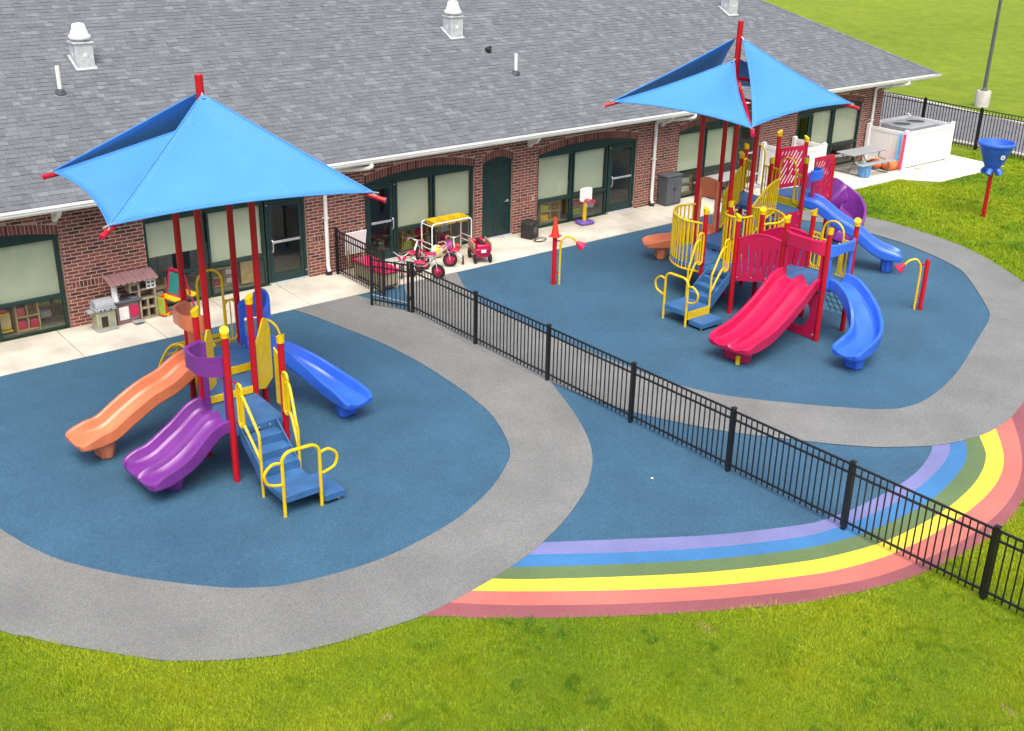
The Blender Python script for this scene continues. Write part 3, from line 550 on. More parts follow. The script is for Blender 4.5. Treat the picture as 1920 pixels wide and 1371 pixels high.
def canopy(P, corners, ctr, zc, zl, zh, ztop, posts, sag=.035, off=.09):
    cx, cy = ctr; C_ = [Vector((*c, zc)) for c in corners]      # BL FL FR BR
    for nm, i, j, z, off in (('shade_sail', 1, 2, zh, (0, -off)), ('shade_sail', 3, 0, zh, (0, off)), ('shade_sail', 0, 1, zl, (-off, 0)), ('shade_sail', 2, 3, zl, (off, 0))):
        p0, p1, p2 = C_[i].copy(), C_[j].copy(), Vector((cx+off[0], cy+off[1], z)); g = (p0+p1+p2)/3
        if z == zl: p0.z -= .03; p1.z -= .03
        n = 16
        def edge(a, b, s, sag): q = a.lerp(b, s); e = (g-a.lerp(b, .5)).normalized(); return q+e*(4*s*(1-s)*sag)
        sb = (p1-p0).length*(.028 if z == zh else .04); ss = (p2-p0).length*sag; vs = []
        for jv in range(n+1):
            v = jv/n; l_, r_ = edge(p0, p2, v, ss), edge(p1, p2, v, ss)
            for iu in range(n+1):
                u = iu/n; p = l_.lerp(r_, u)+(1-v)*(edge(p0, p1, u, sb)-p0.lerp(p1, u)); p.z -= .12*math.sin(math.pi*u)*math.sin(math.pi*v); vs.append(p)
        m = MB(); m.add(vs, [(a*(n+1)+b, a*(n+1)+b+1, (a+1)*(n+1)+b+1, (a+1)*(n+1)+b) for a in range(n) for b in range(n)])
        o = m.build(nm, 'shade_fabric', P, smooth=80); sm = o.modifiers.new('solid', 'SOLIDIFY'); sm.thickness = .006
        h = MB(); h.tube([vs[k] for k in range(n+1)], .014, 6); h.tube([vs[k*(n+1)] for k in range(n)], .014, 6); h.tube([vs[k*(n+1)+n] for k in range(n)], .014, 6); h.build('hem', 'shade_fabric', o)
        for q in (p0, p1, p2):
            t = MB(); d = (g-q).normalized(); t.tube([q-d*.1, q+d*.05], .012, 6); t.lathe([(.03, -.006), (.03, .006)], q+d*.09, 10); t.build('sail_shackle', 'bolt', o)
    ms = MB(); ms.lathe([(.068, zl-.55), (.068, ztop-.01), (.06, ztop)], (cx, cy, 0), 18); ms.build('mast', 'red_paint', P)
    for c in C_:
        d = (c-Vector((cx, cy, zl-.35))); o_ = Vector((cx, cy, zl-.35)); pts = [o_+d*s+Vector((0, 0, .05*math.sin(math.pi*s)-.07)) for s in (0, .2, .4, .6, .8, 1.0, 1.07)]
        a = MB(); a.tube(cr([tuple(p) for p in pts], 4), .043, 10); ar = a.build('canopy_arm', 'red_paint', P); e = pts[-1]; dd = (pts[-1]-pts[-2]).normalized()
        k = MB(); k.lathe([(.05, -.02), (.05, .012)], e, 12, dd); k.build('arm_cap', 'red_plastic', ar)
    for i, (x, y) in enumerate(posts):
        p = Vector((x, y, 4.45)); q = Vector((cx+(x-cx)*.75, cy+(y-cy)*.75, zl-.42)); m = MB(); m.bar(p, q, .07); m.build('canopy_strut', 'red_paint', P)
    m = MB(); n = len(posts)
    for i in range(n): m.bar((*posts[i], 4.5), (*posts[(i+1) % n], 4.5), .06)
    m.build('ring_beam', 'red_paint', P)
def stair(P, o, d, w, z0, z1, n, L):
    """treads from o (foot centre) up along d over run L; solid side plates"""
    o, d = Vector((*o, 0)), Vector((*d, 0)).normalized(); x = d.cross(Vector((0, 0, 1))); run = L/n; h = (z1-z0)/(n+1)
    for i in range(n):
        a = o+d*(run*i); z = z0+h*(i+1); m = MB()
        c = [a-x*w/2, a+x*w/2, a+x*w/2+d*(run+.02), a-x*w/2+d*(run+.02)]; m.prism([(p.x, p.y) for p in c], z-.03, z); t = m.build('tread', 'deck_blue', P, bev=.005)
        r = MB(); c = [a-x*w/2, a+x*w/2, a+x*w/2+d*.012, a-x*w/2+d*.012]; r.prism([(p.x, p.y) for p in c], z-h+.002, z-.03); r.build('riser', 'deck_blue', t)
    for s in (-1, 1):
        m = MB(); q = o+x*s*(w/2+.012); m.prism([(0, z0-.05), (.1, z0-.14), (L, z1-.2), (L, z1+.02), (L-.05, z1+.02), (0, z0+h*.7)], -.012, .012, lambda u, v, e: tuple(q+d*u+x*e+Vector((0, 0, v)))); m.build('stringer', 'deck_blue', P, bev=.004)
def bolts(P, pts, r=.016, d=Vector((0, -1, 0))):
    for p in pts:
        m = MB(); m.lathe([(r, 0), (r*.8, .01), (r*.3, .014)], p, 8, d); m.build('bolt', 'bolt', P)
def slotpill(cx, cy, l, w, ang, n=5):
    out = []; ca, sa = math.cos(ang), math.sin(ang)
    for e, a0 in ((l/2-w/2, -math.pi/2), (-l/2+w/2, math.pi/2)):
        for k in range(n): t = a0+math.pi*k/(n-1); u, v = e+w/2*math.cos(t), w/2*math.sin(t); out.append((cx+u*ca-v*sa, cy+u*sa+v*ca))
    return out
def stair_rails(P, posts, outs, d, zd):
    """looped stair handrails: loop on each tower post, two sloping rails to a leg"""
    d = Vector((*d, 0)).normalized()
    for (px, py), (lx, ly) in zip(posts, outs):
        lc = Vector((px, py, 0))+d*.18
        loop(P, (lc.x, lc.y), d, .17, zd+.12, zd+.88)
        m = MB(); m.bar((px, py, zd+.86), (lc.x, lc.y, zd+.86), .025); m.bar((px, py, zd+.14), (lc.x, lc.y, zd+.14), .025); m.build('rail_clamp', 'red_paint', P)
        m = MB(); m.tube(cr([(lc.x+d.x*.03, lc.y+d.y*.03, zd+.72), (lc.x+d.x*.15, lc.y+d.y*.15, zd+.66), (lx-d.x*.05, ly-d.y*.05, zd+.24), (lx, ly, zd+.1), (lx, ly, zd-.1)], 5)+[(lx, ly, .0)], .025, 8)
        m.tube(cr([(lc.x+d.x*.03, lc.y+d.y*.03, zd+.2), (lc.x+d.x*.15, lc.y+d.y*.15, zd+.14), (lx, ly, zd-.27)], 5), .025, 8); m.build('handrail', 'yellow_paint', P)
def hoop_gate(P, a, b, z0, zt, side, r=.029):
    """inverted-U hoop between a and b, with D-shaped grips on both sides along side"""
    a, b = Vector((*a, 0)), Vector((*b, 0)); d = (b-a); L = d.length; d.normalize(); rr = min(.16, L/2-.02)
    pts = [a, a+Vector((0, 0, zt-rr))]+[a+d*(rr*(1-math.cos(t)))+Vector((0, 0, zt-rr+rr*math.sin(t))) for t in [math.pi/2*k/5 for k in range(1, 6)]]+[b-d*(rr*(1-math.cos(t)))+Vector((0, 0, zt-rr+rr*math.sin(t))) for t in [math.pi/2*k/5 for k in range(5, 0, -1)]]+[b+Vector((0, 0, zt-rr)), b]
    m = MB(); m.tube(pts, r, 10); o = m.build('safety_hoop', 'yellow_paint', P)
    for q, s in ((a, -1), (b, 1)):
        g = MB(); g.tube(cr([q+Vector((0, 0, zt-.17)), q+d*s*.16+Vector((0, 0, zt-.15)), q+d*s*.3+Vector((0, 0, zt-.28)), q+d*s*.26+Vector((0, 0, zt-.46)), q+d*s*.1+Vector((0, 0, zt-.53)), q+Vector((0, 0, zt-.54))], 6), r*.85, 8); g.build('hand_grip', 'yellow_paint', o)
    return o

# ---- playset under the first canopy
PL = thing('playset', 'playset with orange wave slide and purple double slide under closed blue canopy', 'play structure', (2.6, -7.1, 0))
for x, y, z in ((1.95, -8.36, 2.74), (2.9, -8.36, 2.43), (1.95, -7.25, 2.75), (2.93, -7.22, 2.75)): post(PL, x, y, z)
TP = [(2.44, -5.6), (2.42, -6.6), (3.4, -6.6), (3.44, -5.6)]
for x, y in TP: post(PL, x, y, 4.56, False)
canopy(PL, [(1.04, -3.8), (.63, -7.57), (4.88, -8.13), (5.3, -4.36)], (2.92, -5.99), 4.42, 5.42, 5.92, 6.22, TP, .004, .07)
deck(PL, [(1.98, -8.35), (2.88, -8.35), (2.91, -7.25), (1.98, -7.25)], .93); deck(PL, [(1.98, -7.22), (2.92, -7.2), (3.38, -6.62), (2.44, -6.62)], 1.07); deck(PL, [(2.45, -6.58), (3.38, -6.58), (3.4, -5.62), (2.47, -5.62)], 1.22)
k = MB(); k.box(2.01, 2.87, -7.25, -7.225, .945, 1.075); kp = k.build('kick_plate', 'yellow_paint', PL, bev=.004); bolts(kp, [(2.2, -7.25, 1.03), (2.5, -7.25, 1.03), (2.75, -7.25, 1.03)], .01)
k = MB(); k.box(2.48, 3.35, -6.625, -6.6, 1.085, 1.225); kp = k.build('kick_plate', 'yellow_paint', PL, bev=.004); bolts(kp, [(2.7, -6.625, 1.18), (2.9, -6.625, 1.18), (3.15, -6.625, 1.18)], .01)
slide(PL, [(2.46, -6.1, 1.2), (2.2, -6.1, 1.18), (1.82, -6.12, .97), (1.42, -6.15, .84), (1.02, -6.18, .64), (.66, -6.2, .43), (.38, -6.22, .38), (.1, -6.25, .39)], .7, .2, 'orange_plastic', foot=.42)
slide(PL, [(1.98, -7.8, .92), (1.76, -7.8, .9), (1.42, -7.8, .63), (1.1, -7.82, .43), (.84, -7.83, .33), (.55, -7.85, .31)], 1.14, .2, 'purple_plastic', True, foot=.45, flare=.02)
slide(PL, [(3.42, -6.12, 1.2), (3.72, -6.14, 1.17), (4.06, -6.24, .95), (4.36, -6.47, .71), (4.57, -6.8, .5), (4.69, -7.2, .38), (4.74, -7.6, .36)], .62, .21, 'blue_plastic', foot=.35)
hood(PL, TP[1], TP[0], 1.95, 2.27, -.34, 'orange_plastic', 1.22, legs=True)
hood(PL, (1.95, -8.3), (1.95, -7.3), 1.84, 2.2, -.38, 'purple_plastic', .93)
hood(PL, TP[2], TP[3], 1.7, 2.02, .3, 'blue_plastic', 1.22, top=.34)
for (a, b), z0 in ((((2.05, -7.12), (2.4, -6.78)), 1.0), (((2.99, -7.16), (3.44, -6.86)), .9)):
    m = MB(); a_, b_ = Vector((*a, 0)), Vector((*b, 0)); u = (b_-a_); plate(m, [(0.0, z0+.04), (.5, z0-.05), (1, z0+.06), (1, 1.92), (.85, 2.12), (.6, 2.16), (0, 1.72)], [], a_, u, (0, 0, 1), .03); fixn(m.build('side_panel', 'yellow_paint', PL, bev=.006))
q = MB(); q.tube(cr([(3.42, -6.66, 2.02), (3.52, -6.78, 1.98), (3.6, -6.86, 1.85), (3.64, -6.9, 1.6), (3.64, -6.92, 1.1)], 5), .022, 8); q.build('grab_bar', 'yellow_paint', PL)
m = MB(); plate(m, [(.66, 1.0), (.93, 1.0), (.93, 1.85), (.86, 1.9), (.66, 2.02)], [], (2.95, -7.22, 0), (.04, -1.1, 0), (0, 0, 1), .03); fixn(m.build('side_panel', 'yellow_paint', PL, bev=.006))
stair_rails(PL, [(2.03, -8.38), (2.84, -8.38)], [(2.06, -9.1), (2.74, -9.1)], (0, -1), .93)
stair(PL, (2.4, -9.13), (0, 1), .62, .36, .93, 3, .77)
deck(PL, [(2.06, -9.87), (2.7, -9.87), (2.7, -9.13), (2.06, -9.13)], .36)
hoop_gate(PL, (2.05, -9.86), (2.69, -9.88), 0, 1.12, None)
deck(PL, [(2.74, -9.92), (3.08, -9.92), (3.08, -9.18), (2.74, -9.18)], .18)
m = MB(); m.box(2.705, 2.73, -9.86, -9.2, .16, .33); m.build('kick_plate', 'yellow_paint', PL)
for x, y in ((3.02, -9.85), (3.02, -9.25)):
    m = MB(); m.tube([(x, y, 0), (x, y, .12)], .022, 8); m.build('step_foot', 'yellow_paint', PL)
bolts(PL, [(2.2, -8.385, .87), (2.4, -8.385, .87), (2.6, -8.385, .87)])
# rear hoop and arched climber
def rear_hoop(P, a, b, zd, zt):
    a, b = Vector((*a, 0)), Vector((*b, 0)); d = (b-a).normalized(); L = (b-a).length; i0, i1 = a+d*L*.26, b-d*L*.26; rr = (i1-i0).length/2; c = (i0+i1)/2
    pts = [i0+Vector((0, 0, zd+.1)), i0+Vector((0, 0, zt-rr))]+[c-d*(rr*math.cos(t))+Vector((0, 0, zt-rr+rr*math.sin(t))) for t in [math.pi*k/10 for k in range(11)]]+[i1+Vector((0, 0, zt-rr)), i1+Vector((0, 0, zd+.1))]
    m = MB(); m.tube(pts, .024, 10); o = m.build('entry_hoop', 'yellow_paint', P)
    for p, s in ((i0, -1), (i1, 1)):
        q = p+d*s*L*.12; loop(o, (q.x, q.y), d, L*.2, zd+.08, zd+.86, .018)
    m = MB(); m.bar(a+Vector((0, 0, zd+.86)), i0+Vector((0, 0, zd+.86)), .03); m.bar(b+Vector((0, 0, zd+.86)), i1+Vector((0, 0, zd+.86)), .03); m.build('hoop_clamp', 'yellow_paint', o)
rear_hoop(PL, TP[0], TP[3], 1.22, 2.72)
cl = MB(); arcs = []
for x0, x1 in ((2.5, 1.98), (2.66, 2.28), (2.98, 2.86), (3.3, 3.3)):
    arcs.append([(x0+(x1-x0)*s, -5.52+.85*s, 1.2*math.cos(s*math.pi/2)**.8+.28*math.sin(math.pi*s)) for s in [i/10 for i in range(11)]]); cl.tube(arcs[-1], .026, 8)
for i in (1, 2, 3, 4, 5, 6, 7, 8): cl.tube([arcs[0][i], arcs[1][i]], .019, 6); cl.tube([arcs[2][i], arcs[3][i]], .019, 6)
cl.build('arch_climber', 'yellow_paint', PL)

# ---- playset under the second canopy
PR = thing('playset', 'large playset with red double slide, purple spiral slide and open-gapped blue canopy', 'play structure', (16.3, -7.2, 0))
A2, B2, H2, C2 = (14.52, -6.95), (14.67, -7.8), (15.55, -7.75), (15.42, -6.9); I2, M2, N2, L2 = (14.92, -8.95), (14.92, -10.1), (15.92, -10.05), (15.88, -8.92)
for p, z in ((A2, 2.38), (B2, 2.4), (H2, 2.4), (C2, 2.4), (I2, 2.6), (M2, 2.62), (N2, 2.62), (L2, 2.6), ((18.85, -6.32), 2.87), ((18.9, -5.18), 2.64), ((17.95, -4.95), 2.85), ((19.0, -4.2), 2.82), ((19.32, -5.0), 3.27), ((20.3, -5.15), 3.03)): post(PR, *p, z)
post(PR, 20.28, -6.1, 2.62, False); post(PR, 17.86, -6.3, 1.5, False)
TQ = [(15.68, -5.56), (15.7, -6.6), (16.42, -6.62), (16.5, -5.56)]
for x, y in TQ: post(PR, x, y, 4.56, False)
canopy(PR, [(14.02, -4.17), (14.46, -8.08), (18.69, -7.51), (18.25, -3.6)], (16.3, -5.9), 4.42, 5.42, 5.92, 6.3, TQ)
deck(PR, [A2, B2, H2, C2], .93); deck(PR, [(15.68, -6.58), (16.5, -6.6), (16.64, -5.6), (15.7, -5.6)], 1.09)
bl_ = [(15.62, -5.6), (15.1, -5.5), (14.62, -5.85), (14.38, -6.4), (14.52, -6.95)]; br_ = [(16.52, -6.62), (16.78, -7.1), (16.55, -7.6), (16.05, -7.86), (15.58, -7.75)]
deck(PR, cr(bl_, 4)+[(15.4, -6.88), (15.6, -6.6)], .96); deck(PR, cr(br_, 4)+[(15.43, -6.92), (15.62, -6.62)], 1.0)
railing(PR, bl_, .8, 1.97, 20); railing(PR, br_, .95, 1.98, 16)
railing(PR, [(15.62+.33*math.cos(t), -7.0+.33*math.sin(t)) for t in [math.radians(d) for d in (-70, -120, -170, -220, -270, -310)]], .9, 2.05, 13)
k = MB(); k.prism([(16.05, -7.87), (16.6, -7.62), (16.5, -7.45)], 1.0, 1.03); k.build('corner_plate', 'yellow_paint', PR)
# stair and transfer platform
stair_rails(PR, [(14.5, -7.04), (14.62, -7.74)], [(13.93, -7.08), (13.93, -7.8)], (-1, 0), .93)
stair(PR, (13.95, -7.42), (1, 0), .62, .36, .93, 3, .66)
deck(PR, [(13.17, -7.8), (13.93, -7.8), (13.93, -7.1), (13.17, -7.1)], .36); hoop_gate(PR, (13.16, -7.12), (13.18, -7.8), 0, 1.12, None)
deck(PR, [(13.25, -8.24), (13.92, -8.24), (13.92, -7.85), (13.25, -7.85)], .18)
m = MB(); m.box(13.22, 13.92, -7.835, -7.81, .16, .35); kp = m.build('kick_plate', 'yellow_paint', PR); bolts(kp, [(13.4, -7.836, .3), (13.6, -7.836, .3), (13.8, -7.836, .3)], .01)
for x, y in ((13.3, -8.18), (13.87, -8.18)):
    m = MB(); m.tube([(x, y, 0), (x, y, .12)], .022, 8); m.build('step_foot', 'yellow_paint', PR)
# arched bridge with slatted sides
bd = MB(); nb = 8
for i in range(nb):
    s0, s1 = i/nb, (i+1)/nb-.01
    def bp(s, side): a, b = (B2, I2) if side else (H2, L2); return Vector((a[0]+(b[0]-a[0])*s, a[1]+(b[1]-a[1])*s, .93+.27*s+.07*math.sin(math.pi*s)))
    c = [bp(s0, 1), bp(s0, 0), bp(s1, 0), bp(s1, 1)]; m = MB(); m.add([p for p in c]+[p-Vector((0, 0, .04)) for p in c], [(3, 2, 1, 0), (4, 5, 6, 7), (0, 1, 5, 4), (1, 2, 6, 5), (2, 3, 7, 6), (3, 0, 4, 7)]); m.build('bridge_plank', 'deck_blue', PR)
for a, b in ((B2, I2), (H2, L2)):
    a_, b_ = Vector((*a, 0)), Vector((*b, 0)); u = b_-a_; holes = [slotpill(.15+.14*k, 1.24+.035*k+(.09 if k % 2 else 0), .5+.16*((k*2) % 3)/2, .034, math.pi/2+.12-.05*k) for k in range(6)]
    top = [(s, 1.78+.17*s+.16*math.sin(math.pi*s)) for s in [.94-.88*i/12 for i in range(13)]]
    m = MB(); plate(m, [(.06, .82), (.94, 1.02)]+top, [[(x, y) for x, y in h_] for h_ in holes], a_, u, (0, 0, 1), .035); o = fixn(m.build('bridge_panel', 'red_plastic', PR)); bolts(o, [a_+u*s+Vector((-.022, 0, .9+.2*s)) for s in (.1, .4, .7)], .018, Vector((-1, 0, 0)))
    m = MB(); m.tube([a_+u*s+Vector((0, 0, z)) for s, z in top], .028, 8); m.build('panel_rim', 'red_plastic', o)
# right-hand deck: red double slide, blue curved slide, barrier, net
deck(PR, [I2, M2, N2, L2], 1.2)
slide(PR, [(14.96, -9.5, 1.19), (14.68, -9.52, 1.17), (14.22, -9.6, .92), (13.65, -9.67, .63), (13.15, -9.73, .44), (12.74, -9.77, .37), (12.38, -9.8, .38)], 1.06, .23, 'red_plastic', True, foot=.3, flare=.03)
m = MB(); m.tube([(12.52, -9.95, 0), (12.52, -9.95, .2)], .05, 10); m.build('slide_peg', 'yellow_paint', PR)
slide(PR, [(15.42, -10.06, 1.19), (15.41, -10.36, 1.15), (15.33, -10.76, .9), (15.14, -11.1, .66), (14.84, -11.36, .48), (14.44, -11.48, .39), (14.05, -11.5, .37)], .66, .23, 'blue_plastic', foot=.32)
hood(PR, I2, M2, 1.93, 2.28, .12, 'red_plastic', 1.2); hood(PR, M2, N2, 1.9, 2.2, .1, 'blue_plastic', 1.2)
ci = [(.57+.33*math.cos(t), .56+.35*math.sin(t)) for t in [2*math.pi*k/24 for k in range(24)]]
m = MB(); plate(m, [(.06, .02), (1.08, .02), (1.08, 1.12), (.06, 1.12)], [ci], (14.92, -8.95, 0), (0, -1, 0), (0, 0, 1), .03); fixn(m.build('hole_panel', 'red_plastic', PR, bev=.004))
bolts(PR, [(14.9, -9.75, 1.0), (14.9, -10.0, .12)], .025, Vector((-1, 0, 0)))
for a, b in ((L2, (15.9, -9.32)), ((15.91, -9.66), N2)): railing(PR, [a, b], 1.24, 1.95, 4, .02, .014)
rear_hoop(PR, L2, N2, 1.2, 2.42)
nt_ = MB()
for i in range(6):
    y = -9.05-.17*i; nt_.tube([(15.97, y, 1.12), (16.75, y-.05, .04)], .011, 5)
for j in range(6):
    s = (j+.5)/6; x = 15.97+.78*s; z = 1.12-1.08*s; nt_.tube([(x, -9.03, z), (x, -9.95, z)], .011, 5)
nt_.build('climbing_net', 'net_rope', PR)
# tower slide to the rear
slide(PR, [(16.15, -5.56, 1.08), (16.17, -5.24, 1.04), (16.42, -4.9, .85), (16.74, -4.6, .64), (16.72, -4.28, .48), (16.4, -4.0, .4), (15.95, -3.72, .4)], .62, .2, 'orange_plastic', foot=.38)
hood(PR, TQ[0], TQ[3], 1.95, 2.42, -.16, 'orange_plastic', 1.09, top=.12)
# stepped link up to the high decks
for i in range(4):
    x = 16.72+.29*i; m = MB(); m.box(x, x+.27, -6.4, -5.5, 1.12+.09*i, 1.17+.09*i); m.build('link_step', 'deck_blue', PR, bev=.012)
m = MB(); m.bar((16.6, -6.42, 1.05), (17.86, -6.32, 1.45), .03, .1); m.bar((16.66, -5.5, 1.05), (17.9, -5.1, 1.45), .03, .1); m.build('link_stringer', 'deck_blue', PR)
railing(PR, [(16.54, -6.6, 0), (16.95, -6.52, .22), (17.4, -6.42, .4), (17.84, -6.32, .46)], 1.16, 1.98, 12); railing(PR, [(16.68, -5.52, 0), (17.1, -5.36, .22), (17.5, -5.18, .4), (17.92, -5.0, .46)], 1.16, 1.98, 12)
railing(PR, [(17.97, -4.9), (18.45, -4.5), (18.98, -4.24)], 1.56, 2.4, 9)
m = MB(); plate(m, [(.02, 1.5), (.3, 1.5), (.3, 2.3), (.16, 2.5), (.02, 2.3)], [], (17.7, -5.1, 0), (.9, .4, 0), (0, 0, 1), .03); fixn(m.build('side_panel', 'yellow_paint', PR))
deck(PR, [(17.88, -6.3), (18.84, -6.3), (18.88, -5.15), (17.92, -5.0)], 1.5); deck(PR, [(18.96, -6.08), (20.26, -6.08), (20.26, -5.15), (19.3, -5.0), (18.96, -5.1)], 1.65); deck(PR, [(17.96, -4.94), (18.9, -5.1), (19.0, -4.24), (18.3, -4.3)], 1.5)
m = MB(); m.box(18.9, 18.93, -6.25, -5.22, 1.51, 1.66); m.build('kick_plate', 'yellow_paint', PR, bev=.004)
m = MB(); plate(m, [(0, .98), (1, .98), (1, 1.47), (0, 1.47)], [], (17.9, -6.33, 0), (.9, 0, 0), (0, 0, 1), .03); o = fixn(m.build('skirt_panel', 'red_plastic', PR, bev=.005)); bolts(o, [(18.0, -6.35, 1.4), (18.4, -6.35, 1.4), (18.72, -6.35, 1.4), (18.72, -6.35, 1.1)], .018)
rear_hoop(PR, (18.9, -5.2), (18.86, -6.3), 1.5, 2.72); rear_hoop(PR, (19.0, -4.24), (18.9, -5.14), 1.5, 2.86)
def lattice(P, o, u, L, z0, z1):
    holes = []; H_ = z1-z0; e = (math.cos(math.radians(58)), math.sin(math.radians(58))); n_ = (-e[1], e[0]); mg = .1
    for i in range(-6, 7):
        c = (L/2+n_[0]*i*.1, H_/2+n_[1]*i*.1); lo, hi = -9, 9
        for q in (0, 1):
            mx_ = (L, H_)[q]; t0, t1 = (mg-c[q])/e[q], (mx_-mg-c[q])/e[q]; lo = max(lo, t0); hi = min(hi, t1)
        br = .16*((i*2) % 5-2)*.5
        for a, b in ((lo, min(hi, br-.06)), (max(lo, br+.06), hi)):
            if b-a > .08:
                if b-a > .62: b = a+.55
                t = (a+b)/2; holes.append(slotpill(c[0]+e[0]*t, z0+c[1]+e[1]*t, b-a, .058, math.radians(58)))
    m = MB(); plate(m, [(.03, z0), (L-.03, z0), (L-.03, z1-.06), (L-.09, z1), (.03, z1)], holes, o, u, (0, 0, 1), .03); return fixn(m.build('lattice_panel', 'red_plastic', P))
lattice(PR, (19.34, -5.03, 0), Vector((.99, -.15, 0)), .94, 1.68, 2.78); o = lattice(PR, (19.42, -6.13, 0), Vector((1, .02, 0)), .88, 1.52, 2.72); bolts(o, [(19.5, -6.15, 1.62), (19.8, -6.15, 1.62), (20.15, -6.15, 1.62)], .018)
hood(PR, (18.95, -6.4), (19.5, -6.14), 2.2, 2.5, .22, 'blue_plastic', 1.6, legs=False)
slide(PR, [(19.2, -6.1, 1.6), (19.36, -6.45, 1.52), (19.62, -6.9, 1.18), (19.88, -7.3, .93), (20.14, -7.68, .6), (20.34, -7.98, .44), (20.55, -8.26, .42)], .8, .18, 'blue_plastic', True, foot=.25, flare=.02)
m = MB(); m.tube([(20.42, -8.05, 0), (20.42, -8.05, .2)], .045, 10); m.build('slide_peg', 'yellow_paint', PR)
slide(PR, [(20.3, -5.6, 1.6), (20.6, -5.6, 1.54), (20.84, -5.72, 1.3), (20.98, -6.02, 1.02), (20.9, -6.34, .8), (20.66, -6.56, .6), (20.35, -6.64, .46)], .78, .28, 'purple_plastic', flare=0, hs=lambda s: .36+.2*math.sin(math.pi*min(1, s*1.2)))
m = MB(); m.box(20.26, 20.36, -6.08, -5.97, 1.5, 2.62); m.box(20.26, 20.36, -5.27, -5.17, 1.5, 2.5); m.build('slide_gate', 'purple_plastic', PR, bev=.02)
# ------------------------------------------------------------------ fences
def mesh_of(mb, name, m_):
    me = bpy.data.meshes.new(name); me.from_pydata(mb.v, [], mb.f); me.materials.append(M[m_]); return me
pk = MB(); pk.box(-.009, .009, -.009, .009, .06, 1.15); PICK = mesh_of(pk, 'picket', 'black_paint')
ps = MB(); ps.box(-.031, .031, -.031, .031, 0, 1.2); ps.box(-.041, .041, -.041, .041, 1.2, 1.215); ps.add([(-.041, -.041, 1.215), (.041, -.041, 1.215), (.041, .041, 1.215), (-.041, .041, 1.215), (0, 0, 1.235)], [(0, 1, 4), (1, 2, 4), (2, 3, 4), (3, 0, 4)]); FPOST = mesh_of(ps, 'fence_post', 'black_paint')
def fence(label, posts, n, pick, fpost, rails, group=None, rw=.03):
    F = thing('picket_fence', label, 'fence', (*posts[0], 0), group=group)
    for p in posts: inst(fpost, 'fence_post', F, (*p, 0))
    for a, b in zip(posts[:-1], posts[1:]):
        for z in rails:
            m = MB(); m.bar((*a, z), (*b, z), rw, rw); m.build('rail', 'black_paint', F)
        for k in range(n): s = (k+.5)/n; inst(pick, 'picket', F, (a[0]+(b[0]-a[0])*s, a[1]+(b[1]-a[1])*s, 0), math.atan2(b[1]-a[1], b[0]-a[0]))
    return F
RL = (1.15, 1.0, .15)
fence('long black metal picket fence running from the gate across the rainbow to the lawn', [(8.65+.045*i, -3.53-2.364*i) for i in range(9)], 21, PICK, FPOST, RL)
fence('short black metal picket fence between the brick wall and the gate', [(8.62, -.2), (8.62, -2.35)], 20, PICK, FPOST, RL)
g0, g1 = Vector((8.61, -3.42, 0)), Vector((8.14, -2.58, 0)); GT = thing('fence_gate', 'black metal picket gate standing ajar on its post', 'gate', g0)
for p in (g0, g1): inst(FPOST, 'gate_post', GT, p).scale = (.75, .75, 1)
for z in (1.13, .97, .15):
    m = MB(); m.bar(g0+Vector((0, 0, z)), g1+Vector((0, 0, z)), .03); m.build('rail', 'black_paint', GT)
for k in range(8): inst(PICK, 'picket', GT, g0.lerp(g1, (k+1)/9), math.atan2(.84, -.47))
m = MB(); m.box(8.13, 8.2, -2.62, -2.55, .8, .95); m.build('latch', 'black_plastic', GT, bev=.01); m = MB(); m.tube([g0+Vector((0, 0, .22)), g1+Vector((0, 0, .28))], .006, 5); m.build('tension_cable', 'steel', GT)
for z in (.3, .95):
    m = MB(); m.box(8.6, 8.66, -3.5, -3.4, z, z+.08); m.build('hinge', 'black_plastic', GT, bev=.006)
pk = MB(); pk.box(-.011, .011, -.011, .011, .06, 1.55); PICK2 = mesh_of(pk, 'picket', 'black_paint'); ps = MB(); ps.box(-.04, .04, -.04, .04, 0, 1.63); FPOST2 = mesh_of(ps, 'fence_post', 'black_paint')
fence('tall black picket fence between the white enclosure and the road', [(35.27+.05*i, -3.9+2.43*i-7.29) for i in range(9)], 19, PICK2, FPOST2, (1.55, 1.4, .15))

# ------------------------------------------------------------------ free-standing play posts
def horn(x, y, sx, label, dx):
    T = thing('talk_tube', label, 'talk tube', (x, y, 0)); cr_ = Vector((.78, -.62, 0))*sx
    m = MB(); m.lathe([(.055, 0), (.055, 1.2), (.045, 1.235), (.02, 1.25)], (x, y, 0), 16); m.build('post', 'red_paint', T)
    b = Vector((x, y, 0))+cr_*.14; m = MB(); m.tube([b, b+Vector((0, 0, .95))]+cr([tuple(b+Vector((0, 0, 1.0))), tuple(b+cr_*.04+Vector((0, 0, 1.14))), tuple(b+cr_*.15+Vector((0, 0, 1.24))), tuple(b+cr_*.3+Vector((0, 0, 1.2))), tuple(b+cr_*.4+Vector((0, 0, 1.1)))], 6), .027, 10); m.build('tube', 'yellow_paint', T)
    e = b+cr_*.39+Vector((0, 0, 1.11)); d = (cr_*.75+Vector((0, 0, -.66))).normalized(); m = MB(); m.lathe([(.03, 0), (.045, .02), (.12, .19), (.135, .2), (.11, .185), (.03, .05)], e, 18, d); m.build('horn', 'red_plastic', T)
    for z in (.3, 1.12):
        m = MB(); m.bar((x, y, z), b+Vector((0, 0, z)), .03); m.build('clamp', 'red_paint', T)
horn(12.59, -3.88, 1, 'red and yellow talk tube post with a traffic cone stuck on top', 0); horn(18.6, -10.28, -1, 'red and yellow talk tube post beside the blue double slide', 0)
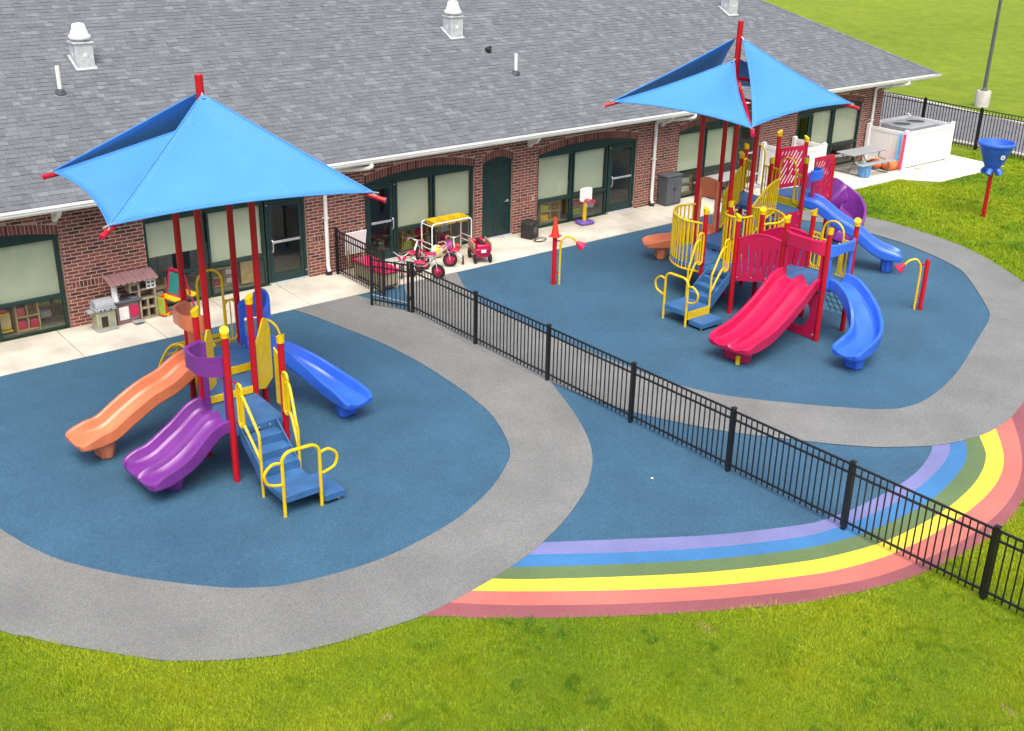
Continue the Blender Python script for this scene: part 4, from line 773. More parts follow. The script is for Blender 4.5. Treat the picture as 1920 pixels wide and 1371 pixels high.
def cone(x, y, z, s, label, rz=0, col='cone_red'):
    T = thing('traffic_cone', label, 'traffic cone', (x, y, z)); m = MB(); m.lathe([(.11*s, .02), (.105*s, .04), (.025*s, .5*s), (.02*s, .51*s), (.01*s, .51*s)], (x, y, z), 18); m.build('cone', col, T)
    m = MB(); m.box(x-.14*s, x+.14*s, y-.14*s, y+.14*s, z, z+.022, rz); m.build('base', col, T, bev=.008); return T
cone(12.59, -3.88, 1.235, .95, 'red traffic cone perched on the talk tube post', .5)
T = thing('funnel_ball', 'blue plastic ball funnel on a red post on the lawn', 'ball funnel', (27.3, -6.71, 0)); x, y = 27.3, -6.71
m = MB(); m.lathe([(.06, -.02), (.06, 1.55)], (x, y, 0), 16); m.build('post', 'red_paint', T)
m = MB(); m.lathe([(.13, 1.42), (.2, 1.5), (.28, 1.66), (.32, 1.72), (.335, 1.8), (.37, 1.84), (.42, 2.0), (.45, 2.04), (.48, 2.16), (.53, 2.19), (.55, 2.25), (.53, 2.3), (.49, 2.3), (.45, 2.18), (.38, 2.0), (.28, 1.76), (.16, 1.6), (.02, 1.58)], (x, y, 0), 32); m.build('funnel', 'blue_plastic', T, smooth=40)
for a in (190, 275, 345, 90):
    d = Vector((math.cos(math.radians(a)), math.sin(math.radians(a)), 0)); m = MB(); p0 = Vector((x, y, 1.52)); m.tube([p0+d*.06, p0+d*.15+Vector((0, 0, -.03)), p0+d*.23+Vector((0, 0, -.1)), p0+d*.27+Vector((0, 0, -.17))], [.1, .1, .095, .1], 12); m.build('spout', 'blue_plastic', T, smooth=60)
d = Vector((-.62, -.78, 0)).normalized(); d = Vector((-.45, -.89, -.2)).normalized(); m = MB(); m.lathe([(.075, 0), (.075, .012)], Vector((x, y, 2.0))+d*.42, 20, d); o = m.build('emblem', 'white_vinyl', T); m = MB(); m.lathe([(.03, .012), (.03, .016)], Vector((x, y, 2.0))+d*.42, 14, d); m.build('emblem_mark', 'grey_plastic', o)
T = thing('lamp_post', 'dark lamp post on a round concrete footing in the far lawn', 'lamp post', (44.2, 3.5, 0))
m = MB(); m.lathe([(.32, -.1), (.32, .66), (.3, .7)], (44.2, 3.5, 0), 24); m.build('footing', 'kerb', T); m = MB(); m.lathe([(.16, .7), (.16, .74), (.085, .8), (.05, 9)], (44.2, 3.5, 0), 14); m.build('pole', 'dark_grey_plastic', T)
m = MB(); m.box(43.5, 44.3, 3.36, 3.64, 8.95, 9.1); m.build('lamp_head', 'dark_grey_plastic', T, bev=.03)

# ------------------------------------------------------------------ white enclosures and patio things
def vinyl(label, pts, h, close=False, emb=None):
    T = thing('vinyl_enclosure', label, 'fence', (*pts[0], 0)); q = pts+[pts[0]] if close else pts
    for p in pts:
        m = MB(); m.box(p[0]-.065, p[0]+.065, p[1]-.065, p[1]+.065, 0, h+.05); m.add([(p[0]+a*.075, p[1]+b*.075, h+.05) for a, b in ((-1, -1), (1, -1), (1, 1), (-1, 1))]+[(p[0], p[1], h+.1)], [(0, 1, 4), (1, 2, 4), (2, 3, 4), (3, 0, 4)]); m.build('post', 'white_vinyl', T, bev=.006)
    for a, b in zip(q[:-1], q[1:]):
        a_, b_ = Vector((*a, 0)), Vector((*b, 0)); L = (b_-a_).length; n = max(2, round(L/.17)); d = (b_-a_).normalized()
        m = MB(); m.bar(a_+Vector((0, 0, h-.06)), b_+Vector((0, 0, h-.06)), .05, .13); m.build('rail', 'white_vinyl', T, bev=.004); m = MB(); m.bar(a_+Vector((0, 0, .12)), b_+Vector((0, 0, .12)), .05, .13); m.build('rail', 'white_vinyl', T, bev=.004)
        for k in range(n):
            p0 = a_+d*(L*k/n+.004); p1 = a_+d*(L*(k+1)/n-.004); m = MB(); m.bar(p0+Vector((0, 0, h/2)), p1+Vector((0, 0, h/2)), .022, h-.2); m.build('board', 'white_vinyl', T)
    return T
vinyl('white vinyl board enclosure around the air conditioner at the building corner', [(30.47, -.12), (30.47, -1.66), (33.3, -1.66), (33.3, .2), (31.4, .25)], 1.3)
T = vinyl('small white vinyl enclosure with a black star on its post against the brick wall', [(24.72, -.14), (24.72, -1.36), (26.3, -1.36), (26.3, -.14)], 1.32)
m = MB(); st = [((.06 if k % 2 == 0 else .026)*math.sin(k*math.pi/5), 1.06+(.06 if k % 2 == 0 else .026)*math.cos(k*math.pi/5)) for k in range(10)]; m.prism(st, -.21, -.208, lambda u, v, d_: (24.72+u*.9, d_, v)); m.prism(st, -1.43, -1.427, lambda u, v, d_: (24.72+u*.9, d_, v)); m.build('star_emblem', 'black_plastic', T, smooth=0)
T = thing('air_conditioner', 'grey twin-fan air conditioner inside the white enclosure', 'air conditioner', (32.2, -.65, 0)); m = MB(); m.box(31.2, 32.95, -1.3, -.1, .05, 1.3); m.build('cabinet', 'grey_plastic', T, bev=.02)
for x in (31.65, 32.5):
    m = MB(); m.lathe([(.33, 1.29), (.34, 1.33), (.31, 1.33), (.3, 1.302)], (x, -.65, 0), 24); r_ = m.build('fan_ring', 'grey_plastic', T); m = MB(); m.lathe([(.3, 1.301), (.3, 1.306)], (x, -.65, 0), 24); m.build('fan_well', 'black_plastic', r_)
    m = MB()
    for k in range(5): a = k*1.256; m.box(x-.02, x+.26, -.68, -.62, 1.308, 1.313, a, (x, -.65, 1.31))
    m.build('fan_blades', 'dark_grey_plastic', r_)
def picnic(cx, cy, rz, label):
    T = thing('picnic_table', label, 'picnic table', (cx, cy, .012), rz); W_ = dict(world=False)
    m = MB(); m.box(-.9, .9, -.37, .37, .69, .735); m.build('table_top', 'grey_plastic', T, bev=.02, **W_)
    for s in (-1, 1):
        m = MB(); m.box(-.9, .9, s*.68-.13, s*.68+.13, .42, .46); m.build('bench_seat', 'grey_plastic', T, bev=.02, **W_)
        m = MB(); x = s*.62; m.tube(cr([(x, -.3, .69), (x, -.3, .5), (x, -.68, .42), (x, -.72, .1), (x, -.62, .02), (x, 0, .02), (x, .62, .02), (x, .72, .1), (x, .68, .42), (x, .3, .5), (x, .3, .69)], 5), .017, 8); m.build('leg_frame', 'dark_grey_plastic', T, **W_)
    m = MB(); m.bar((-.62, 0, .02), (0, 0, .69), .02); m.bar((.62, 0, .02), (0, 0, .69), .02); m.build('brace', 'dark_grey_plastic', T, **W_); return T
picnic(22.5, -.8, .02, 'grey folding picnic table under the window beside the grey cabinet'); picnic(28.95, -.98, -.03, 'grey folding picnic table beside the white enclosure and orange bean bags')
m = MB(); m.lathe([(.17, 0), (.2, .02), (.225, .4), (.245, .405), (.245, .44), (.21, .44), (.2, .4), (.16, .05), (.02, .04)], (28.45, -1.55, .012), 22); tag(m.build('tub', 'bin_blue', smooth=40), 'blue plastic tub on the patio beside the picnic table', 'tub')
def blob(name, x, y, rx, ry, rz_, m_, label, cat, seed):
    rn = random.Random(seed); m = MB(); n, k = 20, 9; pr = []
    for i in range(k): t = math.pi*i/(k-1); pr.append((max(.02, math.sin(t)**.7), (1-math.cos(t))/2))
    vs = [(x+rx*r*math.cos(2*math.pi*j/n)*(1+.06*rn.uniform(-1, 1)), y+ry*r*math.sin(2*math.pi*j/n)*(1+.06*rn.uniform(-1, 1)), .012+rz_*(h**1.2)) for r, h in pr for j in range(n)]
    m.add(vs, [(i*n+j, i*n+(j+1) % n, (i+1)*n+(j+1) % n, (i+1)*n+j) for i in range(k-1) for j in range(n)]); return tag(m.build(name, m_, smooth=80), label, cat)
blob('bean_bag', 29.95, -.95, .33, .3, .3, 'cushion_orange', 'orange bean bag tucked under the picnic table bench', 'bean bag', 1); blob('bean_bag', 30.12, -1.42, .34, .28, .36, 'cushion_orange', 'orange bean bag slumped at the foot of the leaning mats', 'bean bag', 2)
for y0, m_, lb in ((-1.5, 'mat_blue', 'narrow blue mat leaning on the white enclosure corner'), (-1.68, 'mat_pink', 'narrow red mat leaning on the white enclosure corner')):
    m = MB(); m.bar((30.18, y0-.1, .05), (30.36, y0, 1.26), .14, .03); tag(m.build('folded_mat', m_, bev=.01), lb, 'mat')
m = MB(); m.tube(cr([(31.75, -1.95, .03), (31.72, -1.8, .03)], 2)+[(31.72, -1.75, .55)]+[(32.9, -1.75, .55), (32.9, -1.82, .03), (32.92, -1.97, .03)], .013, 8); m.tube([(31.7, -1.9, .03), (32.92, -1.9, .03)], .013, 8); tag(m.build('metal_frame', 'steel'), 'bent steel tube frame leaning on the white enclosure', 'frame')
m = MB(); m.lathe([(.1, 0), (.13, .005), (.14, .02), (.12, .03), (.02, .035)], (31.05, -1.95, .013), 20); tag(m.build('flying_disc', 'tan_plastic'), 'orange flying disc lying on the patio', 'disc')

# ------------------------------------------------------------------ things along the wall
T = thing('toy_grill', 'grey and olive toy barbecue grill beside the toy kitchen', 'toy grill', (2.62, -.48, .012), .05); W_ = dict(world=False)
m = MB(); m.box(-.21, .21, -.17, .17, .03, .46); m.build('cabinet', 'olive', T, bev=.02, **W_); m = MB(); m.box(-.23, .23, -.19, .19, 0, .05); m.build('base', 'grey_plastic', T, bev=.01, **W_); m = MB(); m.box(-.23, .23, -.2, .18, .46, .53); m.build('control_panel', 'grey_plastic', T, bev=.015, **W_)
m = MB(); m.prism([(-.18, .53)]+[(-.18*math.cos(t), .53+.17*math.sin(t)) for t in [math.pi*k/10 for k in range(1, 10)]]+[(.18, .53)], -.21, .21, lambda u, v, d: (d, u, v)); m.build('lid', 'grey_plastic', T, bev=.01, **W_)
m = MB(); m.box(-.12, .02, -.176, -.168, .1, .34); m.build('window', 'black_plastic', T, **W_); m = MB(); m.bar((.1, -.19, .14), (.1, -.19, .32), .015); m.build('handle', 'grey_plastic', T, **W_); m = MB(); m.box(-.36, -.23, -.12, .1, .44, .48); m.build('side_shelf', 'grey_plastic', T, bev=.01, **W_)
for x in (-.12, -.04, .1):
    m = MB(); m.lathe([(.02, 0), (.016, .02)], (x, -.2, .495), 10, Vector((0, -1, 0))); m.build('knob', 'black_plastic', T, **W_)
T = thing('toy_kitchen', 'toy kitchen with mauve scalloped roof, black counter and tan shelves', 'toy kitchen', (3.3, -.3, .012), .03)
m = MB(); m.box(-.4, .12, -.16, .18, 0, .48); m.box(-.4, .12, .14, .18, .48, .6); m.build('cabinet', 'rose_plastic', T, bev=.015, **W_); m = MB(); m.box(-.46, .2, -.2, .2, .48, .54); m.build('counter', 'dark_grey_plastic', T, bev=.02, **W_)
m = MB(); m.box(-.34, -.12, -.175, -.16, .1, .4); m.build('oven_door', 'paper', T, bev=.008, **W_); m = MB(); m.box(-.09, .1, -.165, -.158, .14, .4); m.build('oven_recess', 'red_plastic', T, **W_); m = MB(); m.box(-.09, .13, -.4, -.18, .03, .06, 0, None, -.12); m.build('open_door', 'grey_plastic', T, bev=.01, **W_)
m = MB(); m.lathe([(.085, .54), (.07, .62), (.06, .85), (.07, .92)], (-.36, -.08, 0), 14); m.build('chimney', 'white_vinyl', T, **W_); m = MB(); m.tube(cr([(-.2, .1, .54), (-.2, .1, .62), (-.2, .02, .64)], 4), .014, 8); m.build('tap', 'paper', T, **W_)
m = MB(); m.lathe([(.09, .541), (.1, .55), (.06, .546)], (.05, -.05, 0), 16); m.build('hob', 'grey_plastic', T, **W_)
sh_ = MB(); sh_.box(.14, .19, -.16, .18, 0, .95); sh_.box(.5, .55, -.16, .18, 0, .95); sh_.box(.19, .5, .14, .18, 0, .95)
for z in (.0, .24, .46, .68, .9): sh_.box(.19, .5, -.16, .18, z, z+.035)
sh_.box(.32, .36, -.16, .18, .03, .46); sh_.build('shelf_tower', 'beige_plastic', T, bev=.008, **W_); m = MB(); m.box(-.05, .2, -.14, .18, .66, .9); m.build('microwave', 'beige_plastic', T, bev=.02, **W_); m = MB(); m.box(0, .14, -.145, -.138, .7, .82); m.build('microwave_door', 'black_plastic', T, **W_)
m = MB(); m.box(.33, .55, -.175, -.163, .7, .92); o = m.build('window_panel', 'paper', T, bev=.006, **W_)
for i in range(2):
    for j in range(2): m = MB(); m.box(.355+.095*i, .42+.095*i, -.178, -.174, .74+.085*j, .79+.085*j); m.build('window_square', 'dark_grey_plastic', o, **W_)
rf_ = MB(); n = 9
for k in range(n):
    x0 = -.5+1.1*k/n; x1 = -.5+1.1*(k+1)/n; rf_.prism([(x0, -.26), ((x0+x1)/2, -.3), (x1, -.26), (x1, .16), (x0, .16)], 0, .03, lambda u, v, d: (u, v, .93+.5*(v+.28)*.55+d+(.012 if k % 2 else 0)))
rf_.build('roof', 'rose_plastic', T, bev=.006, **W_); m = MB(); m.box(.56, .585, -.36, -.12, .05, .46, .25, (.56, -.12, .2)); m.build('side_door', 'lime_plastic', T, bev=.01, **W_)
cone(4.0, -.42, .03, .95, 'red traffic cone between the toy kitchen and the easel', .3); m = MB(); m.lathe([(.15, 0), (.15, .02), (.12, .06)], (4.02, -.44, .013), 4); tag(m.build('cone_base', 'yellow_plastic', bev=.01), 'yellow rubber base lying under the red traffic cone', 'cone base')
T = thing('toy_easel', 'red toy easel with green board and yellow tray by the window', 'easel', (4.36, -.45, .012), -1.3)
for s in (-1, 1):
    m = MB(); m.bar((s*.22, -.26, 0), (s*.2, -.02, 1.02), .04, .03); m.build('leg', 'red_plastic', T, bev=.008, **W_); m = MB(); m.bar((s*.22, .26, 0), (s*.2, .02, 1.02), .04, .03); m.build('leg', 'red_plastic', T, bev=.008, **W_)
m = MB(); m.bar((-.22, -.02, 1.0), (.22, -.02, 1.0), .05); m.build('top_rail', 'red_plastic', T, bev=.01, **W_); m = MB(); m.bar((-.2, -.16, .45), (.2, -.16, .45), .03); m.build('lower_rail', 'red_plastic', T, bev=.01, **W_); m = MB(); m.add([(-.17, -.155, .48), (.17, -.155, .48), (.16, -.05, .94), (-.16, -.05, .94), (-.17, -.14, .48), (.17, -.14, .48), (.16, -.035, .94), (-.16, -.035, .94)], [(0, 1, 2, 3), (7, 6, 5, 4), (0, 4, 5, 1), (1, 5, 6, 2), (2, 6, 7, 3), (3, 7, 4, 0)]); m.build('chalk_board', 'teal_board', T, smooth=0, **W_)
m = MB(); m.box(-.27, .27, -.33, -.15, .38, .44); m.box(-.27, .27, .15, .33, .38, .44); m.build('tray', 'yellow_plastic', T, bev=.015, **W_)
T = thing('board_easel', 'white board on wooden legs leaning against brick behind the fence', 'easel', (9.05, -.28, .012)); m = MB(); m.box(-.3, .3, -.1, -.08, .48, 1.1, 0, None, .2); m.build('board', 'white_vinyl', T, bev=.006, **W_)
for s in (-1, 1): m = MB(); m.bar((s*.22, -.16, 0), (s*.2, .0, .95), .035, .02); m.build('leg', 'wood', T, **W_)
T = thing('play_table', 'white toddler sand table with red lid behind the short fence', 'sand table', (9.05, -1.32, .012)); m = MB(); m.box(-.24, .24, -.66, .66, .1, .44); m.build('body', 'beige_plastic', T, bev=.05, **W_); m = MB(); m.box(-.27, .27, -.7, .7, .44, .5); m.build('lid', 'red_plastic', T, bev=.025, **W_)
for a in (-1, 1):
    for b in (-1, 1): m = MB(); m.lathe([(.05, 0), (.06, .12)], (a*.19, b*.58, 0), 10); m.build('leg', 'beige_plastic', T, **W_)
# tricycles
def trike():
    T = thing('tricycle', '', 'tricycle'); k = dict(world=False, parent=T)
    def wheel(x, y, r, w_, nm):
        m = MB(); m.lathe([(r-.03, -w_/2), (r-.008, -w_/2), (r, -w_/4), (r, w_/4), (r-.008, w_/2), (r-.03, w_/2)], (x, y, r), 22, Vector((1, 0, 0))); o = m.build(nm, 'tyre', T, world=False); m = MB(); m.lathe([(r-.028, -w_/2+.004), (.03, -w_/2-.006), (.03, w_/2+.006), (r-.028, w_/2-.004)], (x, y, r), 20, Vector((1, 0, 0))); m.build('rim', 'red_plastic', o, world=False); m = MB(); m.lathe([(.02, -w_/2-.015), (.02, w_/2+.015)], (x, y, r), 10, Vector((1, 0, 0))); m.build('hub', 'steel', o, world=False)
    wheel(0, -.36, .19, .04, 'front_wheel'); wheel(-.2, .28, .12, .035, 'rear_wheel'); wheel(.2, .28, .12, .035, 'rear_wheel')
    m = MB(); m.tube(cr([(0, -.28, .52), (0, -.2, .46), (0, .0, .3), (0, .2, .26)], 6), .022, 10); m.tube(cr([(-.2, .28, .12), (-.17, .27, .2), (0, .22, .27), (.17, .27, .2), (.2, .28, .12)], 5), .018, 8)
    for s in (-1, 1): m.tube([(s*.035, -.36, .19), (s*.04, -.33, .36), (0, -.29, .44), (0, -.28, .56)], .013, 8)
    m.build('frame', 'steel', T, world=False)
    m = MB(); m.tube(cr([(-.2, -.14, .6), (-.17, -.22, .62), (-.06, -.28, .56), (.06, -.28, .56), (.17, -.22, .62), (.2, -.14, .6)], 5), .013, 8); m.build('handlebar', 'steel', T, world=False)
    for s in (-1, 1):
        m = MB(); m.tube([(s*.197, -.16, .605), (s*.205, -.06, .585)], .018, 8); m.build('grip', 'hotpink_grip', T, world=False); m = MB(); m.bar((s*.05, -.36, .19), (s*.06, -.36+s*.08, .19-s*.05), .012); m.box(s*.1-.05, s*.1+.05, -.4+s*.08, -.33+s*.08, .13-s*.05+.05, .155-s*.05+.05); m.build('pedal', 'red_plastic', T, world=False)
    m = MB(); m.prism([(-.04, -.12), (.04, -.12), (.12, .1), (.1, .18), (0, .2), (-.1, .18), (-.12, .1)], .33, .37, lambda u, v, d: (u, v+.1, d+.03*(v+.1))); m.build('seat', 'red_plastic', T, bev=.014, world=False); m = MB(); m.bar((0, .15, .26), (0, .14, .34), .03); m.build('seat_post', 'steel', T, world=False)
    return T
TK = trike()
for i, (x, y, a, lb) in enumerate(((10.62, -.62, 2.2, 'chrome tricycle with red wheels nearest the glazed door'), (10.95, -1.15, 1.0, 'chrome tricycle with red seat facing the beach ball'), (11.62, -1.02, 2.6, 'chrome tricycle with red wheels beside the red wagon'), (9.95, -1.1, -.6, 'chrome tricycle beside the red-lidded sand table'), (10.3, -1.62, .5, 'chrome tricycle whose wheels stand at the grey rubber path'))):
    t = TK if i == 0 else copy_tree(TK); t.location = (x, y, .013); t.rotation_euler = (0, 0, a); t['label'] = lb; t['group'] = 'tricycles parked by the fence gate'
# rack table with tubs, balls
T = thing('tub_table', 'white metal frame table holding yellow tubs beside the tricycles', 'table', (11.8, -.42, .012)); fr_ = []
for s in (-1, 1):
    m = MB(); m.tube([(-.63, s*.24, .0)]+cr([(-.63, s*.24, .86), (-.61, s*.24, .93), (-.55, s*.24, .96)], 4)+[(.55, s*.24, .96)]+cr([(.55, s*.24, .96), (.61, s*.24, .93), (.63, s*.24, .86)], 4)+[(.63, s*.24, 0)], .019, 10); m.build('frame', 'white_metal', T, **W_)
    for z in (.28, .42, .9):
        m = MB(); m.tube([(s*.63, -.24, z), (s*.63, .24, z)], .013, 8); m.build('cross_bar', 'white_metal', T, **W_)
    for e in (-1, 1): m = MB(); m.lathe([(.024, 0), (.024, .05)], (s*.63, e*.24, 0), 10); m.build('foot_cap', 'grey_plastic', T, **W_)
for i, x in enumerate((-.36, .02, .4)):
    m = MB(); o_, i_ = .18, .165; P0 = [(-o_*.85, -.17), (o_*.85, -.17), (o_*.85, .17), (-o_*.85, .17)]; P1 = [(-o_, -.21), (o_, -.21), (o_, .21), (-o_, .21)]; Pi = [(-i_, -.195), (i_, -.195), (i_, .195), (-i_, .195)]; Pb = [(-.14, -.155), (.14, -.155), (.14, .155), (-.14, .155)]
    rings = [(P0, .86), (P1, 1.0), (Pi, 1.0), (Pb, .875)]; m.add([(11.8+x+a, -.42+b, z+.012) for pp, z in rings for a, b in pp], [(r*4+k, r*4+(k+1) % 4, r*4+4+(k+1) % 4, r*4+4+k) for r in range(3) for k in range(4)]+[(3, 2, 1, 0), (12, 13, 14, 15)])
    tag(m.build('toy_tub', 'yellow_plastic', smooth=0, bev=.008), ('yellow tub at the end of the white frame nearest the glazed door', 'yellow tub in the middle of the white frame table', 'yellow tub at the end of the white frame nearest the green steel door')[i], 'tub', 'yellow tubs in the frame table')
def ball(x, y, r, m_, label, extra=None):
    T = thing('ball', label, 'ball', (x, y, .012)); m = MB(); m.lathe([(max(.001, r*math.sin(t)), r-r*math.cos(t)) for t in [math.pi*k/12 for k in range(13)]], (x, y, .012), 20); m.build('shell', m_, T, smooth=180)
    if extra:
        for a0, e in extra:
            m = MB(); vs = []; nn = 10
            for i in range(nn+1):
                t = math.pi*i/nn
                for j in range(5): p = a0+j*.26; vs.append((x+(r+.003)*math.sin(t)*math.cos(p), y+(r+.003)*math.sin(t)*math.sin(p), .012+r-(r+.003)*math.cos(t)))
            m.add(vs, [(i*5+j, i*5+j+1, (i+1)*5+j+1, (i+1)*5+j) for i in range(nn) for j in range(4)]); m.build('panel', e, T, smooth=180)
ball(11.42, -.5, .17, 'paper', 'white and yellow beach ball under the tub table', [(3.9, 'yellow_plastic'), (5.8, 'yellow_plastic')]); ball(11.78, -.3, .12, 'orange_ball', 'orange rubber ball under the tub table'); ball(12.03, -.2, .14, 'pink_ball', 'pink ball under the tub table by the window'); ball(12.26, -.26, .09, 'orange_ball', 'small brick-red ball at the end of the tub table')
T = thing('wagon', 'red plastic pull wagon with black strap on the walk edge', 'wagon', (12.22, -1.32, .012), -.35); T.scale = (1, 1, 1.2)
m = MB(); P0 = [(-.17, -.3), (.17, -.3), (.17, .3), (-.17, .3)]; P1 = [(-.23, -.36), (.23, -.36), (.23, .36), (-.23, .36)]; Pi = [(-.2, -.32), (.2, -.32), (.2, .32), (-.2, .32)]; Pb = [(-.15, -.26), (.15, -.26), (.15, .26), (-.15, .26)]; rings = [(P0, .13), (P1, .33), (Pi, .33), (Pb, .17)]
m.add([(a, b, z) for pp, z in rings for a, b in pp], [(r*4+k, r*4+(k+1) % 4, r*4+4+(k+1) % 4, r*4+4+k) for r in range(3) for k in range(4)]+[(3, 2, 1, 0), (12, 13, 14, 15)]); m.build('body', 'red_plastic', T, bev=.025, smooth=30, **W_)
for s in (-1, 1):
    m = MB(); m.bar((s*.225, -.3, .39), (s*.225, .3, .39), .03, .12); m.build('side_board', 'tan_plastic', T, bev=.012, **W_)
    for y in (-.27, .27):
        m = MB(); m.lathe([(.06, -.03), (.09, -.03), (.1, -.015), (.1, .015), (.09, .03), (.06, .03)], (s*.2, y, .1), 18, Vector((1, 0, 0))); o = m.build('wheel', 'tyre', T, **W_); m = MB(); m.lathe([(.062, -.026), (.062, .026)], (s*.2, y, .1), 14, Vector((1, 0, 0))); m.build('hub', 'paper', o, **W_)
m = MB(); m.box(-.17, .17, -.34, -.2, .3, .42); m.box(-.17, .17, .2, .34, .3, .42); m.build('seat_back', 'red_plastic', T, bev=.03, **W_); m = MB(); m.box(-.045, .045, -.3, .28, .425, .44); m.build('strap', 'black_plastic', T, **W_); m = MB(); m.box(-.07, .07, -.372, -.36, .25, .32); m.build('badge', 'paper', T, bev=.006, **W_)
m = MB(); m.tube(cr([(0, .34, .14), (0, .55, .1), (0, .8, .07)], 4), .014, 8); m.bar((-.09, .8, .07), (.09, .8, .07), .025); m.build('pull_handle', 'black_plastic', T, **W_)
T = thing('speaker', 'black portable speaker with coiled lead by the brick wall', 'speaker', (14.55, -.52, .012), .35); m = MB(); m.prism([(-.2, 0), (.2, 0), (.2, .44), (.12, .5), (-.12, .5), (-.2, .44)], -.18, .18, lambda u, v, d: (u, d, v)); m.build('cabinet', 'black_plastic', T, bev=.02, **W_); m = MB(); m.lathe([(.1, 0), (.11, .01), (.03, .006)], (-.02, -.182, .24), 20, Vector((0, -1, 0))); m.build('speaker_cone', 'dark_grey_plastic', T, **W_)
m = MB()
for k in range(3): m.tube([(-.1+(.18+.03*k)*math.cos(t)+.02*k, -.38+(.11+.02*k)*math.sin(t), .012+.012*k) for t in [2*math.pi*i/22 for i in range(22)]], .007, 5, closed=True)
m.tube(cr([(-.02, -.19, .2), (-.1, -.28, .12), (-.18, -.3, .02)], 5), .007, 5); m.build('lead', 'black_plastic', T, **W_)
T = thing('toy_basketball_hoop', 'toy basketball hoop with purple base and white backboard by the window', 'toy hoop', (16.72, -.38, .012), -.1); m = MB(); m.box(-.24, .24, -.2, .2, 0, .1); m.build('base', 'toy_violet', T, bev=.05, seg=3, **W_); m = MB(); m.lathe([(.06, .08), (.055, .7)], (0, .02, 0), 14); m.build('pole', 'yellow_plastic', T, **W_)
m = MB(); bb = [(.2*(1-.1*(k % 2))*math.cos(t)*1.1, .87+.21*math.sin(t)) for k, t in enumerate([2*math.pi*i/24 for i in range(24)])]; bb = [(max(-.21, min(.21, 1.25*.2*math.cos(t))), .87+max(-.2, min(.21, .27*math.sin(t)))) for t in [2*math.pi*i/32 for i in range(32)]]; m.prism(bb, -.03, .01, lambda u, v, d: (u, d, v)); m.build('backboard', 'white_vinyl', T, bev=.008, **W_)
m = MB(); m.tube([(.15*math.cos(t), -.2+.15*math.sin(t), .72) for t in [2*math.pi*i/20 for i in range(20)]], .02, 8, closed=True); m.bar((0, -.05, .72), (0, .0, .72), .08, .06); m.build('rim', 'red_plastic', T, **W_); m = MB()
for i in range(10): t = 2*math.pi*i/10; m.tube([(.14*math.cos(t), -.2+.14*math.sin(t), .71), (.09*math.cos(t+.3), -.2+.09*math.sin(t+.3), .55)], .004, 4)
m.build('net', 'paper', T, **W_)
T = thing('storage_cabinet', 'dark grey two-door storage cabinet beside the downspout', 'cabinet', (20.33, -.25, .012)); m = MB(); m.box(-.32, .32, -.17, .22, .02, .9); m.box(-.35, .35, -.2, .24, .9, .94); m.build('body', 'dark_grey_plastic', T, bev=.012, **W_)
for s in (-1, 1):
    m = MB(); m.box(min(s*.01, s*.31), max(s*.01, s*.31), -.185, -.17, .05, .87); o = m.build('door', 'dark_grey_plastic', T, bev=.008, **W_); m = MB(); m.box(min(s*.03, s*.05), max(s*.03, s*.05), -.2, -.185, .45, .55); m.build('handle', 'black_plastic', o, **W_)
# ------------------------------------------------------------------ furniture seen through the glass
def cubby(x0, x1, h, y0, label, m_='wood', cols=2):
    T = thing('shelf_unit', label, 'shelf', ((x0+x1)/2, y0, 0)); m = MB(); m.box(x0, x0+.03, y0, y0+.35, 0, h); m.box(x1-.03, x1, y0, y0+.35, 0, h); m.box(x0, x1, y0+.33, y0+.352, 0, h)
    for z in (.03, h/2, h-.03): m.box(x0+.03, x1-.03, y0, y0+.33, z-.015, z+.015)
    for c in range(1, cols): xx = x0+(x1-x0)*c/cols; m.box(xx-.012, xx+.012, y0, y0+.33, .045, h-.045)
    m.build('carcass', m_, T)
    for c in range(cols):
        for z in (.05, h/2+.02):
            if random.random() < .7:
                xx = x0+(x1-x0)*(c+.5)/cols; w_ = (x1-x0)/cols*.34; b = MB(); b.box(xx-w_, xx+w_, y0+.03, y0+.3, z, z+h*.27); b.build('storage_bin', random.choice(('paper', 'yellow_plastic', 'bin_blue', 'paper', 'lime_plastic', 'red_plastic')), T, bev=.01)
cubby(1.02, 1.52, .68, .35, 'wooden shelf unit behind the glass left of the toy grill'); cubby(1.6, 2.3, .6, .8, 'dark wooden shelf behind the glass by the toy grill', 'dark_wood'); cubby(4.0, 4.9, .6, .5, 'wooden shelf behind the glass next to the toy easel'); cubby(5.6, 6.3, .5, .6, 'low wooden shelf behind the glass beside the panic-bar door', 'wood')
cubby(11.0, 12.6, .66, .5, 'long wooden shelf behind the glass above the tricycles', 'wood', 4); cubby(15.7, 16.45, .62, .4, 'wooden cubby shelf behind the glass beside the black speaker'); cubby(16.95, 17.4, .5, .5, 'small wooden shelf behind the toy basketball hoop', 'wood', 1); cubby(21.0, 22.0, .62, .4, 'wooden cubby shelf behind the glass beside the storage cabinet'); cubby(27.8, 29.4, .6, .6, 'shelf behind the glass above the patio picnic table', 'dark_wood', 3)
m = MB(); m.box(6.28, 6.72, .36, .4, .05, .66); tag(m.build('yellow_panel', 'wood'), 'yellow wooden panel standing behind the glass beside the door', 'panel')
T = thing('toy_slide', 'yellow toy play stand behind the glass left of the toy grill', 'toy', (.72, .4, 0)); m = MB(); m.box(.5, .94, .34, .6, .05, .1); m.box(.52, .92, .36, .58, .12, .5); m.build('stand', 'yellow_plastic', T, bev=.04); m = MB(); m.box(.56, .88, .35, .362, .2, .42); m.build('front', 'tan_plastic', T); m = MB(); m.box(.58, .86, .38, .52, .5, .6); m.build('basket', 'red_plastic', T, bev=.03)
T = thing('stool', 'dark wooden stool inside the glazed door behind the tricycles', 'stool', (10.05, .9, 0)); m = MB(); m.lathe([(.2, .5), (.2, .54)], (10.05, .9, 0), 16); m.build('seat', 'dark_wood', T)
